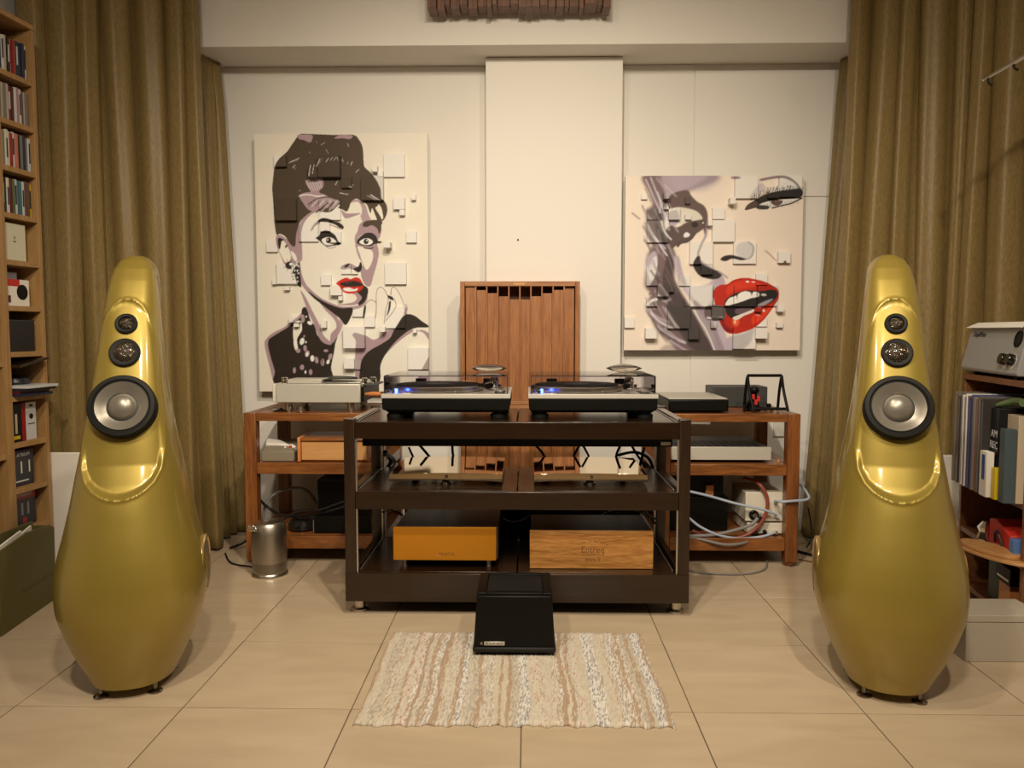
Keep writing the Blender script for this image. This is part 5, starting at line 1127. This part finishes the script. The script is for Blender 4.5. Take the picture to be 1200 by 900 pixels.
B.poly(P_('827 359 848 359 848 374 828 374'), (108, 88, 80), soft=2); B.line(P_('828 372 838 373 847 372'), 2.2, (220, 208, 198), soft=2)

def picture(label, cv, x0, x1, z0, z1, blocks, nm):
    YFp = 3.730; r = thing('canvas_picture', label, 'picture', ((x0 + x1) / 2, YFp, z0))
    bx('panel', M['cd_cream'], r, x0, x1, YFp + .001, 3.757, z0, z1, .001)
    bx('wall_batten', M['lightwood'], r, x0 + .1, x1 - .1, 3.7575, 3.7915, (z0 + z1) / 2 - .03, (z0 + z1) / 2 + .03, .001)
    am = M['print']
    def sheet(name, xa, xb, za, zb, Y, step, white, sides=0.0):
        nx = max(2, int((xb - xa) / step)); nz = max(2, int((zb - za) / step)); X, Z = np.meshgrid(np.linspace(xa, xb, nx + 1), np.linspace(za, zb, nz + 1)); X = X.ravel(); Z = Z.ravel()
        px, py = proj(X, np.full_like(X, Y), Z); c = cv.sample(px, py)
        if white:
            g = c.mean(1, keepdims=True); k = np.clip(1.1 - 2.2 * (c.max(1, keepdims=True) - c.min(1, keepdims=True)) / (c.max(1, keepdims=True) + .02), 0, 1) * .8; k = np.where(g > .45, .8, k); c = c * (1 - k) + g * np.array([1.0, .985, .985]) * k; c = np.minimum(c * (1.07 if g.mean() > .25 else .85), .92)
        V = [(x, Y, z) for x, z in zip(X.tolist(), Z.tolist())]; W = nx + 1
        F = [(j * W + i, j * W + i + 1, (j + 1) * W + i + 1, (j + 1) * W + i) for j in range(nz) for i in range(nx)]
        C = np.concatenate([c, np.ones((len(c), 1))], 1); mb = MB(); mb.v = V; mb.f = F
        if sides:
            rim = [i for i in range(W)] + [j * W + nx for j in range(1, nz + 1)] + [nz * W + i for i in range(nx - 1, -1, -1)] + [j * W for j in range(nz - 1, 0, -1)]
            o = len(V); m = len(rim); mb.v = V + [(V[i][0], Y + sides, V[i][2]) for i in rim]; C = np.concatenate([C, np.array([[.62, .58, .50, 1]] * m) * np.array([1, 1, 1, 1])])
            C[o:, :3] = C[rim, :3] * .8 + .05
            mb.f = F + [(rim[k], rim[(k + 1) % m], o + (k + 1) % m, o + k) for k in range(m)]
        return mb.build(name, am, r, col=C, smooth=30)
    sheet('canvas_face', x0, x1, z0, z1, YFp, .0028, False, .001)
    for (a, b, c, d, dep) in blocks:
        dep *= 1.25; Y = YFp - dep; p = PY(a, b, Y); q = PY(c, d, Y)
        xa, xb = max(min(p[0], q[0]), x0), min(max(p[0], q[0]), x1); za, zb = max(q[2], z0 - .001), min(p[2], z1)
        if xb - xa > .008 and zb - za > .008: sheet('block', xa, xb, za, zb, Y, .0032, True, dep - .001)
M['print'] = attr_mat('printed_canvas', .55)
BK = [(321, 182, 335, 195, .02), (372, 182, 398, 207, .03), (361, 193, 371.5, 207.5, .035), (322, 232, 347, 258, .022), (423, 207, 449, 234, .025), (449.5, 180, 474, 207, .014), (436, 194, 442, 201, .03), (442.5, 201, 449, 206.5, .012), (461, 231, 474, 245, .022), (468, 245.5, 474, 252, .022), (482, 228, 487, 234, .022), (476, 271, 488, 284, .016),
      (450, 283.5, 457, 290, .05), (451, 308, 476, 333, .016), (312, 283, 325, 295, .014), (324, 307.5, 350, 332.5, .018), (319, 326, 323.6, 333, .02), (333, 336, 339, 340, .02), (376, 322, 388, 334, .014), (387, 334.5, 400, 346, .03), (396.5, 346.5, 401, 352, .022), (402, 383, 427, 408, .034), (403, 421, 415, 432, .034), (445.5, 383, 451, 389, .04), (427, 370, 439, 383, .015),
      (338.5, 371, 351, 378, .026), (344, 378.5, 350, 383, .02), (376, 376, 382, 384, .025), (478, 408, 502, 433, .016), (484, 385.5, 488, 390, .024), (452, 360, 475, 384.5, .012), (350, 258.5, 373, 283, .012), (374, 232, 399, 257.5, .014), (387, 271.5, 399.5, 284, .014), (400, 207.5, 412, 220, .014), (375, 258, 386.5, 271, .012), (412, 312, 419, 321, .012), (400, 310, 411.5, 321, .010), (413, 360, 426, 371, .012), (416, 420.5, 423.5, 433, .010)]
picture('left wall picture, pop art portrait of a dark haired woman in pearls', A, -1.2768, -0.4659, 0.6733, 1.8784, BK, 'l')
zc = [(118, 140, 145, 163, .012), (218, 133, 243, 160, .035), (312, 155, 333, 182, .014), (218, 183, 243, 206, .02), (145, 205, 193, 253, .018), (240, 195, 288, 252, .020), (312, 230, 338, 252, .016), (432, 203, 485, 250, .014), (412, 253, 431, 278, .03), (145, 257, 238, 352, .014), (432, 255, 528, 349, .018), (333, 349, 432, 447, .018), (525, 351, 622, 446, .014), (722, 395, 773, 442, .02),
      (383, 448, 432, 492, .022), (143, 450, 190, 542, .012), (191, 540, 240, 590, .028), (241, 540, 262, 570, .02), (285, 495, 333, 543, .01), (334, 543, 430, 634, .022), (308, 610, 333, 633, .014), (143, 600, 188, 633, .014), (235, 636, 333, 730, .018), (42, 683, 88, 728, .014), (138, 730, 186, 775, .036), (327, 731, 372, 778, .022), (430, 637, 478, 682, .022), (425, 702, 448, 728, .018), (623, 490, 672, 540, .012),
      (718, 634, 744, 657, .03), (714, 704, 740, 727, .018), (622, 636, 646, 657, .022), (622, 679, 670, 722, .012), (524, 728, 620, 820, .020), (622, 728, 672, 775, .036), (532, 60, 630, 158, .016), (678, 107, 728, 155, .022), (510, 155, 533, 182, .04), (727, 57, 824, 150, .018), (438, 543, 523, 634, .012), (528, 543, 622, 634, .014), (632, 544, 718, 632, .012)]
picture('right wall picture, close up of a woman face with glossy red lips', B, 0.4543, 1.2768, 0.8704, 1.6786, [(720 + a / 3.75, 190 + b / 3.75, 720 + c / 3.75, 190 + d / 3.75, e) for a, b, c, d, e in zc], 'r')
for o in list(bpy.data.objects):
    if '_local' in o: del o['_local']
